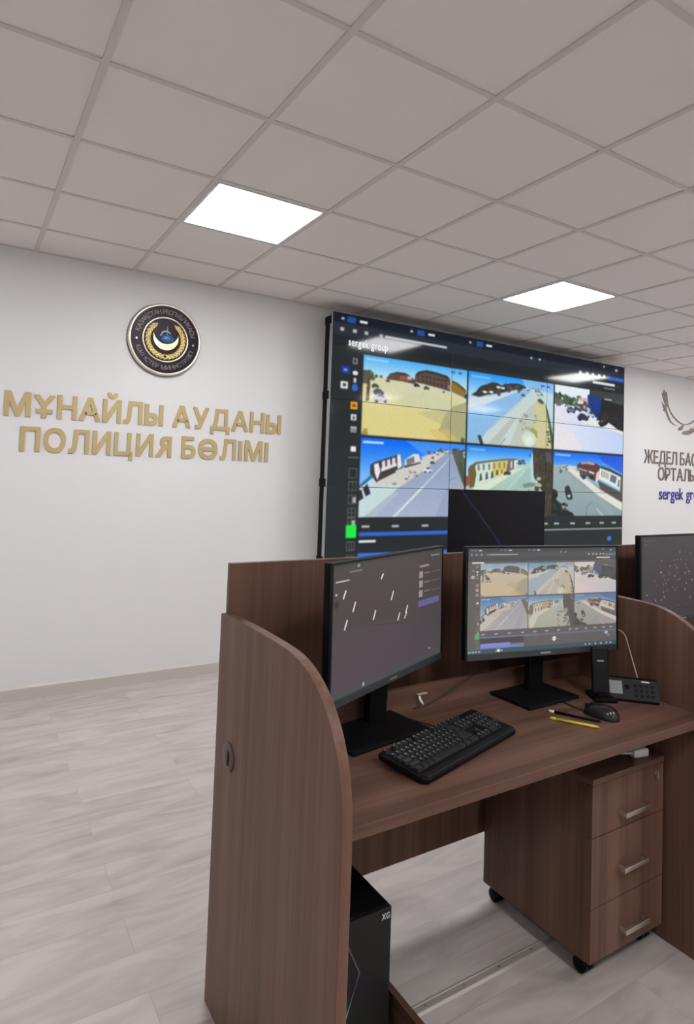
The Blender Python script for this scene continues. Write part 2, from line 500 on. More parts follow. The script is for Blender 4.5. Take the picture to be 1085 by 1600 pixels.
for cx in (PX0 + .04, PX1 - .04):
    for cy in (PY0 + .04, PY1 - .045):
        c = MB()
        c.lathe([(0, -.011), (.017, -.011), (.0225, -.008), (.0225, .008), (.017, .011), (0, .011)], 20, Matrix.Translation((cx - .006, cy + .008, .0225)) @ Matrix.Rotation(R(90), 4, 'Y') @ Matrix.Translation((0, 0, -.013)))
        c.lathe([(0, -.011), (.017, -.011), (.0225, -.008), (.0225, .008), (.017, .011), (0, .011)], 20, Matrix.Translation((cx - .006, cy + .008, .0225)) @ Matrix.Rotation(R(90), 4, 'Y') @ Matrix.Translation((0, 0, .013)))
        c.box(cx - .012, cx + .012, cy - .012, cy + .014, .024, PZ0, .002)
        c.build('castor', M_black, pd, L)
# white plug lying on the pedestal
p = thing('power_adapter', 'small white plug lying on the drawer pedestal under the worktop', 'plug', (2.172, .257, PZ1), R(-12))
MB().box(-.030, .030, -.013, .013, 0, .026, .005).build('plug_body', M_white, p)
MB().tube([(-.03, 0, .013), (-.05, .005, .012), (-.075, .03, .006), (-.08, .08, .0045), (-.07, .16, .0045)], .003).build('plug_cord', M_white, p)

# computer tower in its wooden holder
h = thing('computer_holder', 'low walnut tray with raised sides carrying the computer tower', 'computer stand', (1.09, .42, 0))
L = h.location
MB().box(1.222, 1.240, .105, .665, .0, .200, .001).build('side_board', wood_y, h, L)
MB().box(.938, .954, .105, .665, .0, .200, .001).build('side_board', wood_y, h, L)
MB().box(.954, 1.222, .11, .66, .028, .046, .001).build('base_board', wood_y, h, L)
pc = thing('computer_tower', 'black computer tower standing inside the left end of the desk', 'computer', (1.07, .44, .046))
L = pc.location
CX0, CX1, CY0, CY1, CZ0, CZ1 = .962, 1.178, .230, .650, .046, .450
cs = MB().box(CX0, CX1, CY0 + .012, CY1, CZ0 + .012, CZ1, .002)
cs.build('case', M_black, pc, L)
fp = MB().box(CX0, CX1, CY0, CY0 + .012, CZ0 + .012, CZ1, .002).build('front_panel', mat('tower_front', (0.010, 0.009, 0.010, 1), 0.35, spec=0.3), pc, L)
for x in (CX0 + .03, CX1 - .03):
    for y in (CY0 + .05, CY1 - .05):
        MB().box(x - .012, x + .012, y - .02, y + .02, CZ0, CZ0 + .012, .001).build('foot', M_black2, pc, L)
def led_mat():
    m = bpy.data.materials.new('rgb_light_strip'); m.use_nodes = True
    nt = m.node_tree; b = nt.nodes['Principled BSDF']
    tc = nt.nodes.new('ShaderNodeTexCoord'); sx = nt.nodes.new('ShaderNodeSeparateXYZ')
    mr = nt.nodes.new('ShaderNodeMapRange'); mr.inputs['From Min'].default_value = .16; mr.inputs['From Max'].default_value = .34
    rp = nt.nodes.new('ShaderNodeValToRGB'); e = rp.color_ramp.elements
    e[0].position = 0.0; e[0].color = (0.12, 0.42, 0.10, 1); e[1].position = 1.0; e[1].color = (0.10, 0.03, 0.06, 1)
    n = rp.color_ramp.elements.new(.5); n.color = (0.035, 0.05, 0.12, 1)
    nt.links.new(tc.outputs['Object'], sx.inputs[0]); nt.links.new(sx.outputs['Z'], mr.inputs['Value'])
    nt.links.new(mr.outputs[0], rp.inputs['Fac']); nt.links.new(rp.outputs['Color'], b.inputs['Emission Color'])
    b.inputs['Emission Strength'].default_value = 0.9; b.inputs['Base Color'].default_value = (.02, .02, .02, 1)
    return m
hx = [(1.010, CY0 - .0006, .425), (1.046, CY0 - .0006, .425), (1.092, CY0 - .0006, .330), (1.058, CY0 - .0006, .240), (1.010, CY0 - .0006, .240)]
MB().tube(hx, .0016, 6).build('light_strip', led_mat(), fp, L)
letters_on_wall(pc, 'XG', 1.150, 1.172, .426, .013, CY0 - .0005, mat('tower_logo', (.55, .55, .56, 1), .4), depth=.001, each=False, name='logo')

# aluminium threshold strip screwed to the floor
ts = thing('floor_strip', 'aluminium threshold strip screwed to the floor under the desk', 'floor strip', (1.75, .401, 0))
L = ts.location
MB().prism([(.382, 0), (.420, 0), (.419, .003), (.411, .0055), (.409, .0042), (.394, .0042), (.392, .0062), (.388, .0055)], 'x', 1.2405, 2.261).build('strip', M_alu, ts, L)
for x in (1.29, 1.43, 1.57, 1.71, 1.85, 1.99, 2.13):
    MB().lathe([(0, .0015), (.0035, .0012), (.005, 0)], 14, Matrix.Translation((x, .4015, .0042))).build('screw', M_steel, ts, L)

# ---------------------------------------------------------------- picture painter (numpy -> vertex colours of a fine grid)
class Canvas:
    def __init__(self, w, h, col):
        self.w, self.h = w, h
        self.a = np.zeros((h, w, 3)); self.a[:] = np.array(col) / 255
        self.yy, self.xx = np.mgrid[0:h, 0:w]
        self.u = (self.xx + .5) / w; self.v = (self.yy + .5) / h
        self.box = (0, 0, 1, 1)
    def sub(self, x0, y0, x1, y1):
        self.box = (x0, y0, x1, y1)
    def _t(self, p):
        x0, y0, x1, y1 = self.box
        return (x0 + p[0] * (x1 - x0), y0 + p[1] * (y1 - y0))
    def _put(self, m, col, alpha):
        if callable(col):
            x0, y0, x1, y1 = self.box
            c = col((self.u - x0) / (x1 - x0), (self.v - y0) / (y1 - y0))
            c = np.stack(np.broadcast_arrays(*c), -1)[m] / 255
        else:
            c = np.array(col) / 255
        self.a[m] = self.a[m] * (1 - alpha) + c * alpha
    def inbox(self):
        x0, y0, x1, y1 = self.box
        return (self.u >= x0) & (self.u < x1) & (self.v >= y0) & (self.v < y1)
    def poly(self, pts, col, alpha=1.0):
        P = [self._t(p) for p in pts]
        m = np.zeros(self.u.shape, bool)
        n = len(P)
        for i in range(n):
            (xa, ya), (xb, yb) = P[i], P[(i + 1) % n]
            if ya == yb: continue
            c = ((ya > self.v) != (yb > self.v)) & (self.u < (xb - xa) * (self.v - ya) / (yb - ya) + xa)
            m ^= c
        self._put(m & self.inbox(), col, alpha)
    def rect(self, x0, y0, x1, y1, col, alpha=1.0):
        a = self._t((x0, y0)); b = self._t((x1, y1))
        m = (self.u >= a[0]) & (self.u < b[0]) & (self.v >= a[1]) & (self.v < b[1])
        self._put(m & self.inbox(), col, alpha)
    def ell(self, cx, cy, rx, ry, col, alpha=1.0):
        c = self._t((cx, cy)); x0, y0, x1, y1 = self.box
        m = ((self.u - c[0]) / (rx * (x1 - x0))) ** 2 + ((self.v - c[1]) / (ry * (y1 - y0))) ** 2 < 1
        self._put(m & self.inbox(), col, alpha)
    def line(self, p, q, w, col, alpha=1.0):
        """w in box-width units"""
        x0, y0, x1, y1 = self.box
        asp = (y1 - y0) * self.h / ((x1 - x0) * self.w)
        U = (self.u - x0) / (x1 - x0); V = (self.v - y0) / (y1 - y0) * asp
        ax, ay, bx, by = p[0], p[1] * asp, q[0], q[1] * asp
        dx, dy = bx - ax, by - ay; l2 = dx * dx + dy * dy
        t = np.clip(((U - ax) * dx + (V - ay) * dy) / l2, 0, 1)
        m = np.hypot(U - ax - t * dx, V - ay - t * dy) < w / 2
        self._put(m & self.inbox(), col, alpha)
    def speckle(self, amount, cell):
        x0, y0, x1, y1 = self.box
        h, w = self.h // cell + 2, self.w // cell + 2
        n = rng.normal(0, amount, (h, w))
        n = np.kron(n, np.ones((cell, cell)))[:self.h, :self.w]
        m = self.inbox()
        self.a[m] = np.clip(self.a[m] + n[m][:, None], 0, 1)
    def blobs(self, pts, n, r, cols):
        """n small blotches scattered inside a polygon's box"""
        xs = [p[0] for p in pts]; ys = [p[1] for p in pts]
        for _ in range(n):
            self.ell(random.uniform(min(xs), max(xs)), random.uniform(min(ys), max(ys)), r * random.uniform(.5, 1.3), r * random.uniform(.5, 1.3), random.choice(cols), .85)

def grad(c0, c1, axis='v', a=0.0, b=1.0):
    def f(u, v):
        t = np.clip(((v if axis == 'v' else u) - a) / (b - a), 0, 1)
        return tuple(c0[i] + (c1[i] - c0[i]) * t for i in range(3))
    return f

FULL = [(0, 0), (1, 0), (1, 1), (0, 1)]
def car(c, x, y, s, body, ang=0.25):
    c.poly([(x - s, y + s * .2), (x - s * .7, y - s * .35), (x - s * .3, y - s * .75), (x + s * .4, y - s * .75 + ang * s), (x + s, y + ang * s * .5), (x + s, y + s * .55), (x - s * .8, y + s * .75)], body)
    c.poly([(x - s * .5, y - s * .3), (x - s * .2, y - s * .65), (x + s * .35, y - s * .6), (x + s * .5, y - s * .2)], (45, 55, 75))
    c.ell(x - s * .5, y + s * .65, s * .2, s * .25, (25, 25, 30)); c.ell(x + s * .6, y + s * .55, s * .18, s * .22, (25, 25, 30))

def view_lot(c):
    c.poly(FULL, grad((74, 172, 242), (186, 226, 244), 'v', 0, .26))
    c.poly([(0, .25), (.2, .25), (.45, .26), (.7, .30), (1, .38), (1, 1), (0, 1)], grad((208, 208, 176), (220, 206, 138), 'v', .3, .7))
    c.poly([(.10, .50), (.5, .36), (.85, .44), (.8, .62), (.4, .58)], (200, 204, 172), .6)
    c.poly([(.72, .86), (.78, .64), (.86, .52), (1, .44), (1, 1), (.84, 1)], (146, 150, 116), .7)
    c.poly([(.5, .66), (.7, .58), (.86, .56), (.78, .8), (.66, .74)], (178, 178, 138), .5)
    c.poly([(.70, 1), (.62, .86), (.8, .84), (.95, 1)], (216, 186, 110), .6)
    c.blobs([(0, .2), (.1, .29)], 18, .024, [(72, 82, 58), (92, 94, 66), (56, 62, 50)]); c.blobs([(.1, .235), (.24, .27)], 14, .014, [(92, 96, 84), (120, 116, 104), (70, 76, 64)])
    c.poly([(.21, .25), (.24, .19), (.30, .165), (.37, .165), (.43, .20), (.48, .235), (.48, .29), (.36, .275), (.22, .275)], (98, 76, 66))
    c.poly([(.23, .20), (.30, .16), (.38, .16), (.43, .19), (.3, .19)], (60, 62, 62)); c.poly([(.33, .20), (.40, .195), (.41, .25), (.33, .25)], (150, 84, 62)); c.rect(.40, .20, .44, .24, (190, 188, 186))
    c.poly([(.47, .18), (.50, .12), (.58, .085), (.68, .095), (.79, .12), (.825, .17), (.825, .325), (.72, .30), (.58, .275), (.47, .26)], (92, 76, 68))
    c.poly([(.47, .17), (.50, .115), (.58, .08), (.68, .09), (.79, .115), (.825, .16), (.68, .125), (.56, .12)], (54, 56, 58))
    for i in range(8):
        x = .495 + i * .039
        c.rect(x, .155 + i * .002, x + .018, .185 + i * .003, (60, 50, 48)); c.rect(x, .21 + i * .004, x + .018, .245 + i * .006, (70, 58, 54))
    c.rect(.825, .155, .84, .20, (232, 222, 180)); c.poly([(.80, .24), (.85, .23), (.85, .30), (.80, .29)], (196, 140, 90), .7)
    c.poly([(.84, .17), (.90, .20), (.97, .26), (.99, .29), (.99, .385), (.92, .36), (.84, .325)], (140, 112, 56))
    c.poly([(.84, .165), (.90, .19), (.97, .25), (.99, .28), (.99, .31), (.9, .23), (.84, .195)], (92, 80, 54)); c.poly([(.99, .33), (1, .33), (1, .40), (.97, .38)], (60, 60, 60))
    c.rect(.0, .27, .05, .36, (96, 94, 84)); c.rect(.01, .36, .035, .54, (214, 204, 150)); c.poly([(.04, .28), (.065, .28), (.06, .56), (.03, .58)], (84, 76, 50))
    car(c, .16, .52, .07, (176, 174, 178)); car(c, .14, .44, .05, (58, 64, 84)); car(c, .11, .37, .035, (84, 84, 80))
    car(c, .49, .295, .03, (46, 44, 48)); car(c, .585, .315, .03, (88, 80, 68)); car(c, .76, .34, .014, (84, 76, 62)); car(c, .22, .29, .02, (80, 80, 78))
    c.blobs([(0, .9), (.05, 1)], 6, .02, [(150, 138, 86)]); c.ell(.73, .86, .012, .012, (170, 150, 90)); c.ell(.97, .97, .02, .03, (84, 92, 60))
    c.rect(.02, .035, .22, .06, (200, 228, 248), .6)
    c.rect(.83, .045, .87, .065, (52, 80, 130)); c.rect(.905, .045, .945, .065, (52, 80, 130))
def view_road(c):
    c.poly(FULL, grad((28, 146, 242), (170, 212, 240), 'v', 0, .3))
    c.poly([(.6, 0), (1, 0), (1, .3), (.66, .14)], (176, 204, 236), .6)
    c.poly([(0, .36), (.12, .34), (.4, .24), (.66, .11), (1, .16), (1, 1), (0, 1)], grad((190, 208, 222), (140, 182, 220), 'v', .25, .9))
    c.poly([(0, .37), (.2, .33), (.5, .22), (.66, .12), (.55, .22), (.2, .42), (0, .52)], (206, 218, 230))
    c.poly([(0, .6), (.3, .36), (.66, .13), (.72, .15), (.62, .28), (.3, .68), (.12, .92), (0, .96)], (138, 186, 226))
    c.poly([(.12, 1), (.2, .84), (.55, .4), (.72, .16), (.84, .16), (.78, .5), (.6, 1)], (196, 210, 208))
    c.poly([(.22, 1), (.5, .58), (.54, .6), (.34, 1)], (178, 186, 172), .8); c.poly([(.46, 1), (.62, .52), (.78, .3), (.84, .4), (.76, 1)], (188, 194, 180), .9)
    c.poly([(.78, .16), (1, .16), (1, .9), (.9, .44), (.84, .3)], (190, 216, 222))
    c.poly([(.77, .34), (.80, .28), (.86, .28), (.92, .4), (.97, .64), (1, .9), (1, 1), (.78, 1), (.76, .66)], (204, 198, 150))
    c.poly([(.79, .28), (.83, .25), (.88, .30), (.86, .34), (.81, .31)], (82, 94, 66)); c.poly([(.89, .30), (.93, .42), (.97, .60), (1, .80), (1, 1), (.985, 1), (.96, .74), (.92, .5)], (78, 92, 66))
    c.poly([(.03, .33), (.08, .28), (.13, .19), (.2, .15), (.26, .11), (.32, .11), (.36, .14), (.46, .09), (.56, .075), (.63, .10), (.66, .12), (.64, .135), (.46, .20), (.34, .26), (.24, .285), (.12, .345)], (54, 56, 54))
    c.blobs([(.12, .2), (.34, .28)], 22, .026, [(46, 52, 46), (62, 62, 54), (82, 74, 64)]); c.blobs([(.4, .12), (.58, .2)], 18, .026, [(58, 58, 58), (84, 84, 84), (70, 68, 62)])
    for x, y in ((.18, .265), (.25, .255), (.33, .17), (.38, .175)): c.ell(x, y, .025, .016, (226, 228, 230))
    c.blobs([(.64, .1), (.84, .16)], 14, .012, [(60, 86, 90), (110, 130, 120)]); c.blobs([(.8, .14), (.86, .22)], 8, .014, [(130, 150, 130), (96, 116, 96)])
    c.blobs([(.58, .5), (.8, .75)], 26, .018, [(158, 166, 146), (136, 146, 124), (190, 196, 180)]); c.blobs([(.93, .6), (1, .98)], 16, .014, [(70, 80, 60), (52, 58, 50)])
    c.poly([(.70, .74), (.74, .70), (.8, .76), (.81, .86), (.76, .82)], (150, 160, 90))
    c.ell(.70, .88, .085, .115, (206, 218, 200)); c.ell(.70, .9, .05, .07, (220, 232, 216))
    c.poly([(.11, .88), (.145, .88), (.18, 1), (.14, 1)], (48, 62, 78)); c.line((.36, 1), (.42, .9), .01, (120, 130, 124), .7)
    car(c, .62, .235, .026, (70, 96, 130))
    c.rect(.03, .05, .24, .075, (150, 206, 248), .7); c.rect(.83, .05, .88, .07, (60, 84, 140)); c.rect(.91, .05, .95, .07, (60, 84, 140))
def view_white(c):
    c.poly(FULL, grad((226, 236, 244), (214, 218, 240), 'v', 0, 1))
    c.poly([(0, .30), (.5, .5), (1, .66), (1, 1), (0, 1)], grad((226, 226, 238), (192, 210, 242), 'u', 0, .9))
    c.poly([(0, .66), (.25, .72), (.4, 1), (0, 1)], (232, 224, 226), .7); c.poly([(.3, .46), (1, .56), (1, .66), (.4, .54)], (236, 232, 224), .8)
    c.blobs([(0, .14), (.1, .3)], 18, .034, [(70, 84, 66), (96, 104, 90), (48, 58, 52)])
    c.blobs([(.14, .14), (.34, .28)], 26, .034, [(70, 96, 70), (96, 116, 88), (54, 66, 56)]); c.poly([(.32, .16), (.46, .14), (.46, .2), (.34, .21)], (214, 170, 172))
    c.blobs([(.34, .2), (.48, .36)], 18, .026, [(60, 52, 50), (120, 104, 96), (84, 80, 76)])
    c.poly([(.45, .10), (.49, .06), (.70, .08), (.74, .50), (.62, .46), (.48, .38)], (26, 56, 132)); c.rect(.47, .3, .5, .42, (200, 206, 220), .7)
    c.poly([(.66, .10), (1, .16), (1, .62), (.92, .60), (.84, .54), (.74, .48), (.58, .48), (.64, .40)], (38, 38, 38))
    c.blobs([(.58, .36), (1, .54)], 40, .035, [(28, 30, 30), (46, 48, 44), (60, 56, 50), (36, 38, 52)])
    c.poly([(.48, 0), (1, 0), (1, .2), (.8, .14), (.48, .08)], (56, 62, 66))
    c.rect(.70, .11, .81, .128, (214, 218, 222)); c.rect(.82, .135, .98, .145, (110, 112, 112))
    car(c, .22, .36, .065, (112, 112, 150)); car(c, .3, .33, .04, (60, 60, 80)); car(c, .05, .3, .03, (120, 124, 134)); car(c, .39, .45, .08, (50, 52, 84)); car(c, .5, .40, .06, (196, 194, 206)); car(c, .16, .3, .03, (150, 170, 150))
    c.line((0, .54), (1, .60), .003, (150, 150, 170), .4)
def view_avenue(c):
    c.poly(FULL, grad((0, 100, 240), (120, 186, 244), 'v', 0, .5))
    c.poly([(.4, 0), (1, 0), (1, .2), (.6, .2)], (110, 176, 244), .5)
    c.poly([(0, .62), (.14, .52), (.5, .28), (.8, .1), (1, .08), (1, 1), (0, 1)], (206, 204, 196))
    c.poly([(0, .66), (.2, .60), (.4, .58), (.05, 1), (0, 1)], (196, 216, 220))
    c.poly([(.04, 1), (.35, .62), (.58, .38), (.8, .14), (.93, .12), (.96, .4), (1, .6), (1, 1)], grad((146, 160, 190), (166, 178, 202), 'v', .2, 1))
    c.poly([(.04, 1), (.3, .68), (.36, .68), (.14, 1)], (176, 190, 200), .8); c.poly([(.7, 1), (.82, .6), (.88, .6), (.86, 1)], (148, 156, 186), .7)
    c.line((.31, 1), (.58, .60), .020, (206, 222, 228)); c.line((.58, .60), (.8, .26), .010, (200, 210, 222)); c.line((.8, .26), (.86, .15), .005, (200, 210, 222))
    c.line((.84, .5), (.92, .46), .008, (124, 138, 170), .7)
    c.poly([(.09, .46), (.09, .34), (.13, .30), (.36, .18), (.38, .36), (.24, .44), (.15, .56)], (64, 58, 66))
    c.poly([(.15, .55), (.17, .47), (.31, .36), (.32, .42)], (70, 62, 62)); c.poly([(.12, .33), (.16, .31), (.18, .42), (.155, .53), (.13, .44)], (232, 228, 230))
    for x, y in ((.19, .28), (.235, .26), (.28, .235)):
        c.poly([(x, y + .01), (x + .028, y - .008), (x + .035, y + .085), (x + .004, y + .11)], (222, 216, 220))
    c.poly([(.18, .38), (.32, .30), (.33, .335), (.19, .42)], (226, 220, 216)); c.poly([(.325, .20), (.355, .18), (.375, .34), (.335, .38)], (230, 226, 226))
    c.poly([(.40, .25), (.48, .17), (.53, .17), (.55, .26), (.4, .34)], (220, 216, 216)); c.poly([(.41, .25), (.485, .20), (.49, .28), (.42, .32)], (120, 116, 124)); c.poly([(.395, .33), (.55, .27), (.55, .29), (.4, .36)], (80, 74, 74))
    c.poly([(.56, .2), (.78, .1), (.82, .12), (.72, .22), (.57, .27)], (206, 200, 198))
    c.blobs([(.62, .13), (.72, .22)], 14, .014, [(54, 54, 54), (96, 88, 80), (220, 216, 212)]); c.blobs([(.72, .08), (.86, .14)], 16, .012, [(60, 76, 70), (90, 96, 90), (200, 200, 200)])
    c.poly([(0, .60), (.1, .46), (.12, .48), (.05, .58), (0, .64)], (60, 104, 150)); c.poly([(.07, .56), (.12, .50), (.15, .58), (.08, .66)], (196, 214, 222))
    c.poly([(.03, .64), (.07, .58), (.10, .70), (.06, .74)], (40, 44, 60)); c.poly([(0, .66), (.02, .66), (.04, .76), (0, .80)], (44, 44, 52))
    c.poly([(.86, .1), (.95, .08), (1, .2), (1, .60), (.94, .4)], (88, 92, 84)); c.blobs([(.84, .06), (1, .16)], 18, .016, [(60, 66, 66), (96, 96, 92)])
    c.poly([(.93, .26), (.96, .24), (1, .42), (1, .58)], (74, 84, 62)); c.poly([(.93, .5), (1, .66), (1, .82), (.94, .82)], (176, 176, 132), .7)
    car(c, .62, .37, .045, (222, 224, 228)); car(c, .665, .27, .024, (52, 56, 60)); c.blobs([(.4, .40), (.52, .48)], 8, .012, [(150, 142, 132), (110, 106, 104)]); c.ell(.42, .50, .02, .012, (124, 116, 108)); c.ell(.31, .57, .02, .012, (124, 118, 110))
    c.rect(.02, .04, .2, .07, (186, 214, 250))
def view_facade(c):
    c.poly(FULL, grad((20, 122, 236), (150, 210, 244), 'v', 0, .24))
    c.poly([(0, .4), (.5, .3), (.66, .2), (1, .3), (1, 1), (0, 1)], grad((172, 204, 192), (158, 182, 170), 'v', .3, 1))
    c.poly([(.02, .7), (.1, .60), (.3, .46), (.6, .28), (.66, .26), (.4, .48), (.22, .64), (.1, 1), (.02, 1)], (212, 226, 204))
    c.poly([(.5, .64), (.66, .34), (.7, .26), (.74, .3), (.72, .5), (.6, .64)], (150, 184, 176), .6); c.line((.42, .66), (.66, .32), .005, (206, 222, 212))
    c.poly([(.08, .62), (.07, .30), (.1, .24), (.3, .19), (.46, .16), (.57, .155), (.57, .28), (.44, .38), (.3, .45), (.17, .55)], (206, 222, 204))
    c.poly([(.28, .20), (.46, .165), (.46, .37), (.3, .44)], (206, 192, 112)); c.poly([(.46, .165), (.53, .16), (.53, .30), (.44, .36)], (120, 100, 96))
    c.poly([(.05, .28), (.1, .23), (.3, .185), (.46, .155), (.57, .15), (.57, .175), (.46, .18), (.3, .21), (.12, .26), (.08, .3)], (104, 104, 96))
    c.poly([(.02, .34), (.04, .28), (.09, .27), (.11, .4), (.09, .58), (.04, .60)], (112, 92, 60)); c.poly([(0, .44), (.03, .42), (.05, .55), (0, .58)], (150, 84, 60))
    for i, x in enumerate((.12, .175, .235, .29, .35, .405)):
        y = .27 - i * .011
        c.poly([(x, y), (x + .022, y - .006), (x + .026, y + .075), (x + .004, y + .085)], (112, 128, 122) if i < 3 else (150, 132, 84))
    for i, x in enumerate((.15, .215, .275)): c.poly([(x, .39 - i * .02), (x + .014, .385 - i * .02), (x + .024, .48 - i * .022), (x - .006, .50 - i * .022)], (64, 80, 84))
    c.rect(.325, .33, .35, .40, (96, 84, 60)); c.rect(.385, .31, .40, .37, (110, 96, 62)); c.rect(.49, .19, .51, .29, (206, 200, 206)); c.rect(.535, .17, .565, .25, (224, 224, 228))
    c.blobs([(.42, .36), (.5, .39)], 6, .02, [(60, 58, 60)]); c.blobs([(.57, .17), (.66, .24)], 16, .014, [(50, 60, 72), (70, 76, 84)])
    c.poly([(.75, 0), (.82, .0), (1, .0), (1, 1), (.92, 1), (.88, .62), (.80, .5), (.77, .4)], (66, 58, 48))
    c.blobs([(.77, .02), (1, .9)], 70, .028, [(52, 46, 40), (70, 62, 50), (82, 74, 60), (58, 56, 44)]); c.poly([(.9, .02), (.98, .04), (1, .2), (.92, .14)], (100, 90, 130), .6)
    c.poly([(.75, .02), (.76, .36), (.8, .5), (.74, .46), (.72, .2)], (176, 214, 214)); c.ell(.72, .09, .012, .03, (60, 110, 120))
    c.blobs([(.77, .42), (.86, .54)], 12, .024, [(190, 206, 186), (150, 160, 140)]); c.poly([(.63, .53), (.72, .49), (.8, .5), (.78, .55), (.66, .58)], (118, 142, 132)); c.blobs([(.6, .60), (.88, 1)], 22, .03, [(90, 98, 84), (180, 190, 170), (110, 116, 100)])
    c.rect(.03, .04, .2, .065, (130, 192, 248), .8)
def view_street(c):
    c.poly(FULL, grad((18, 104, 236), (110, 184, 244), 'v', 0, .3))
    c.poly([(.6, 0), (1, 0), (1, .3), (.7, .12)], (24, 76, 214), .7)
    c.poly([(0, .2), (.3, .22), (.5, .4), (1, .8), (1, 1), (0, 1)], grad((156, 176, 178), (138, 156, 158), 'v', .2, 1))
    c.poly([(.17, .26), (.24, .24), (.34, .30), (.66, .58), (1, .78), (1, .92), (.62, .66), (.4, .46)], (222, 222, 212))
    c.poly([(.17, .27), (.4, .47), (.62, .67), (.9, .98), (.84, 1), (.5, .66), (.2, .34)], (148, 164, 168))
    c.poly([(.06, .22), (.14, .2), (.3, .21), (.32, .26), (.1, .27)], (206, 212, 196)); c.blobs([(.02, .2), (.2, .28)], 14, .014, [(110, 120, 110), (140, 146, 134), (84, 96, 92)])
    c.poly([(.32, .19), (.36, .15), (.52, .13), (.60, .15), (.66, .19), (.62, .30), (.60, .46), (.5, .38), (.40, .32), (.33, .26)], (92, 60, 58))
    c.poly([(.37, .15), (.5, .125), (.58, .15), (.56, .18), (.46, .165), (.38, .175)], (196, 156, 146)); c.poly([(.34, .23), (.47, .27), (.47, .295), (.34, .26)], (150, 160, 176)); c.poly([(.49, .27), (.57, .30), (.57, .33), (.49, .30)], (224, 214, 208))
    c.poly([(.36, .29), (.46, .31), (.45, .40), (.41, .42), (.36, .36)], (84, 84, 96)); c.ell(.42, .37, .03, .035, (56, 60, 74)); c.poly([(.5, .34), (.56, .36), (.56, .42), (.5, .40)], (48, 44, 44))
    c.poly([(.66, .18), (.8, .22), (1, .32), (1, .37), (.8, .27), (.66, .22)], (66, 70, 72))
    c.poly([(.65, .22), (.80, .27), (.97, .35), (.98, .40), (.96, .57), (.8, .48), (.64, .40)], (228, 228, 216))
    for x, y in ((.675, .255), (.705, .265), (.735, .275), (.765, .29)):
        c.poly([(x, y), (x + .016, y + .006), (x + .014, y + .11), (x - .002, y + .10)], (134, 140, 134))
    c.poly([(.82, .31), (.91, .35), (.89, .47), (.8, .42)], (96, 116, 134)); c.poly([(.93, .39), (.96, .40), (.95, .53), (.915, .51)], (128, 140, 140))
    c.poly([(.60, .30), (.64, .26), (.645, .40), (.58, .48)], (224, 204, 202)); c.poly([(.62, .42), (.96, .60), (1, .66), (1, .78), (.84, .68), (.66, .56)], (88, 78, 68)); c.poly([(.97, .36), (1, .36), (1, .66), (.96, .6)], (92, 98, 100))
    c.poly([(.16, .55), (.19, .52), (.22, .53), (.26, .66), (.27, .72), (.24, .75), (.19, .74), (.16, .62)], (44, 54, 54)); c.poly([(.19, .68), (.22, .66), (.24, .68), (.22, .72)], (190, 200, 200)); c.ell(.1, .3, .02, .03, (84, 96, 92))
    c.poly([(0, .58), (.05, .60), (.07, .68), (.04, .74), (.1, .80), (.14, .90), (.26, .94), (.3, 1), (0, 1)], (30, 36, 34)); c.blobs([(0, .8), (.2, 1)], 26, .03, [(26, 32, 30), (48, 56, 52), (40, 46, 40)])
    c.line((.46, 1), (.47, .84), .006, (104, 116, 112)); c.line((.47, .84), (.55, .78), .004, (104, 116, 112)); c.line((.61, .88), (.71, 1), .010, (204, 214, 212))
    c.rect(.02, .03, .23, .06, (150, 204, 250), .8)

VIEWS = [view_lot, view_road, view_white, view_avenue, view_facade, view_street]

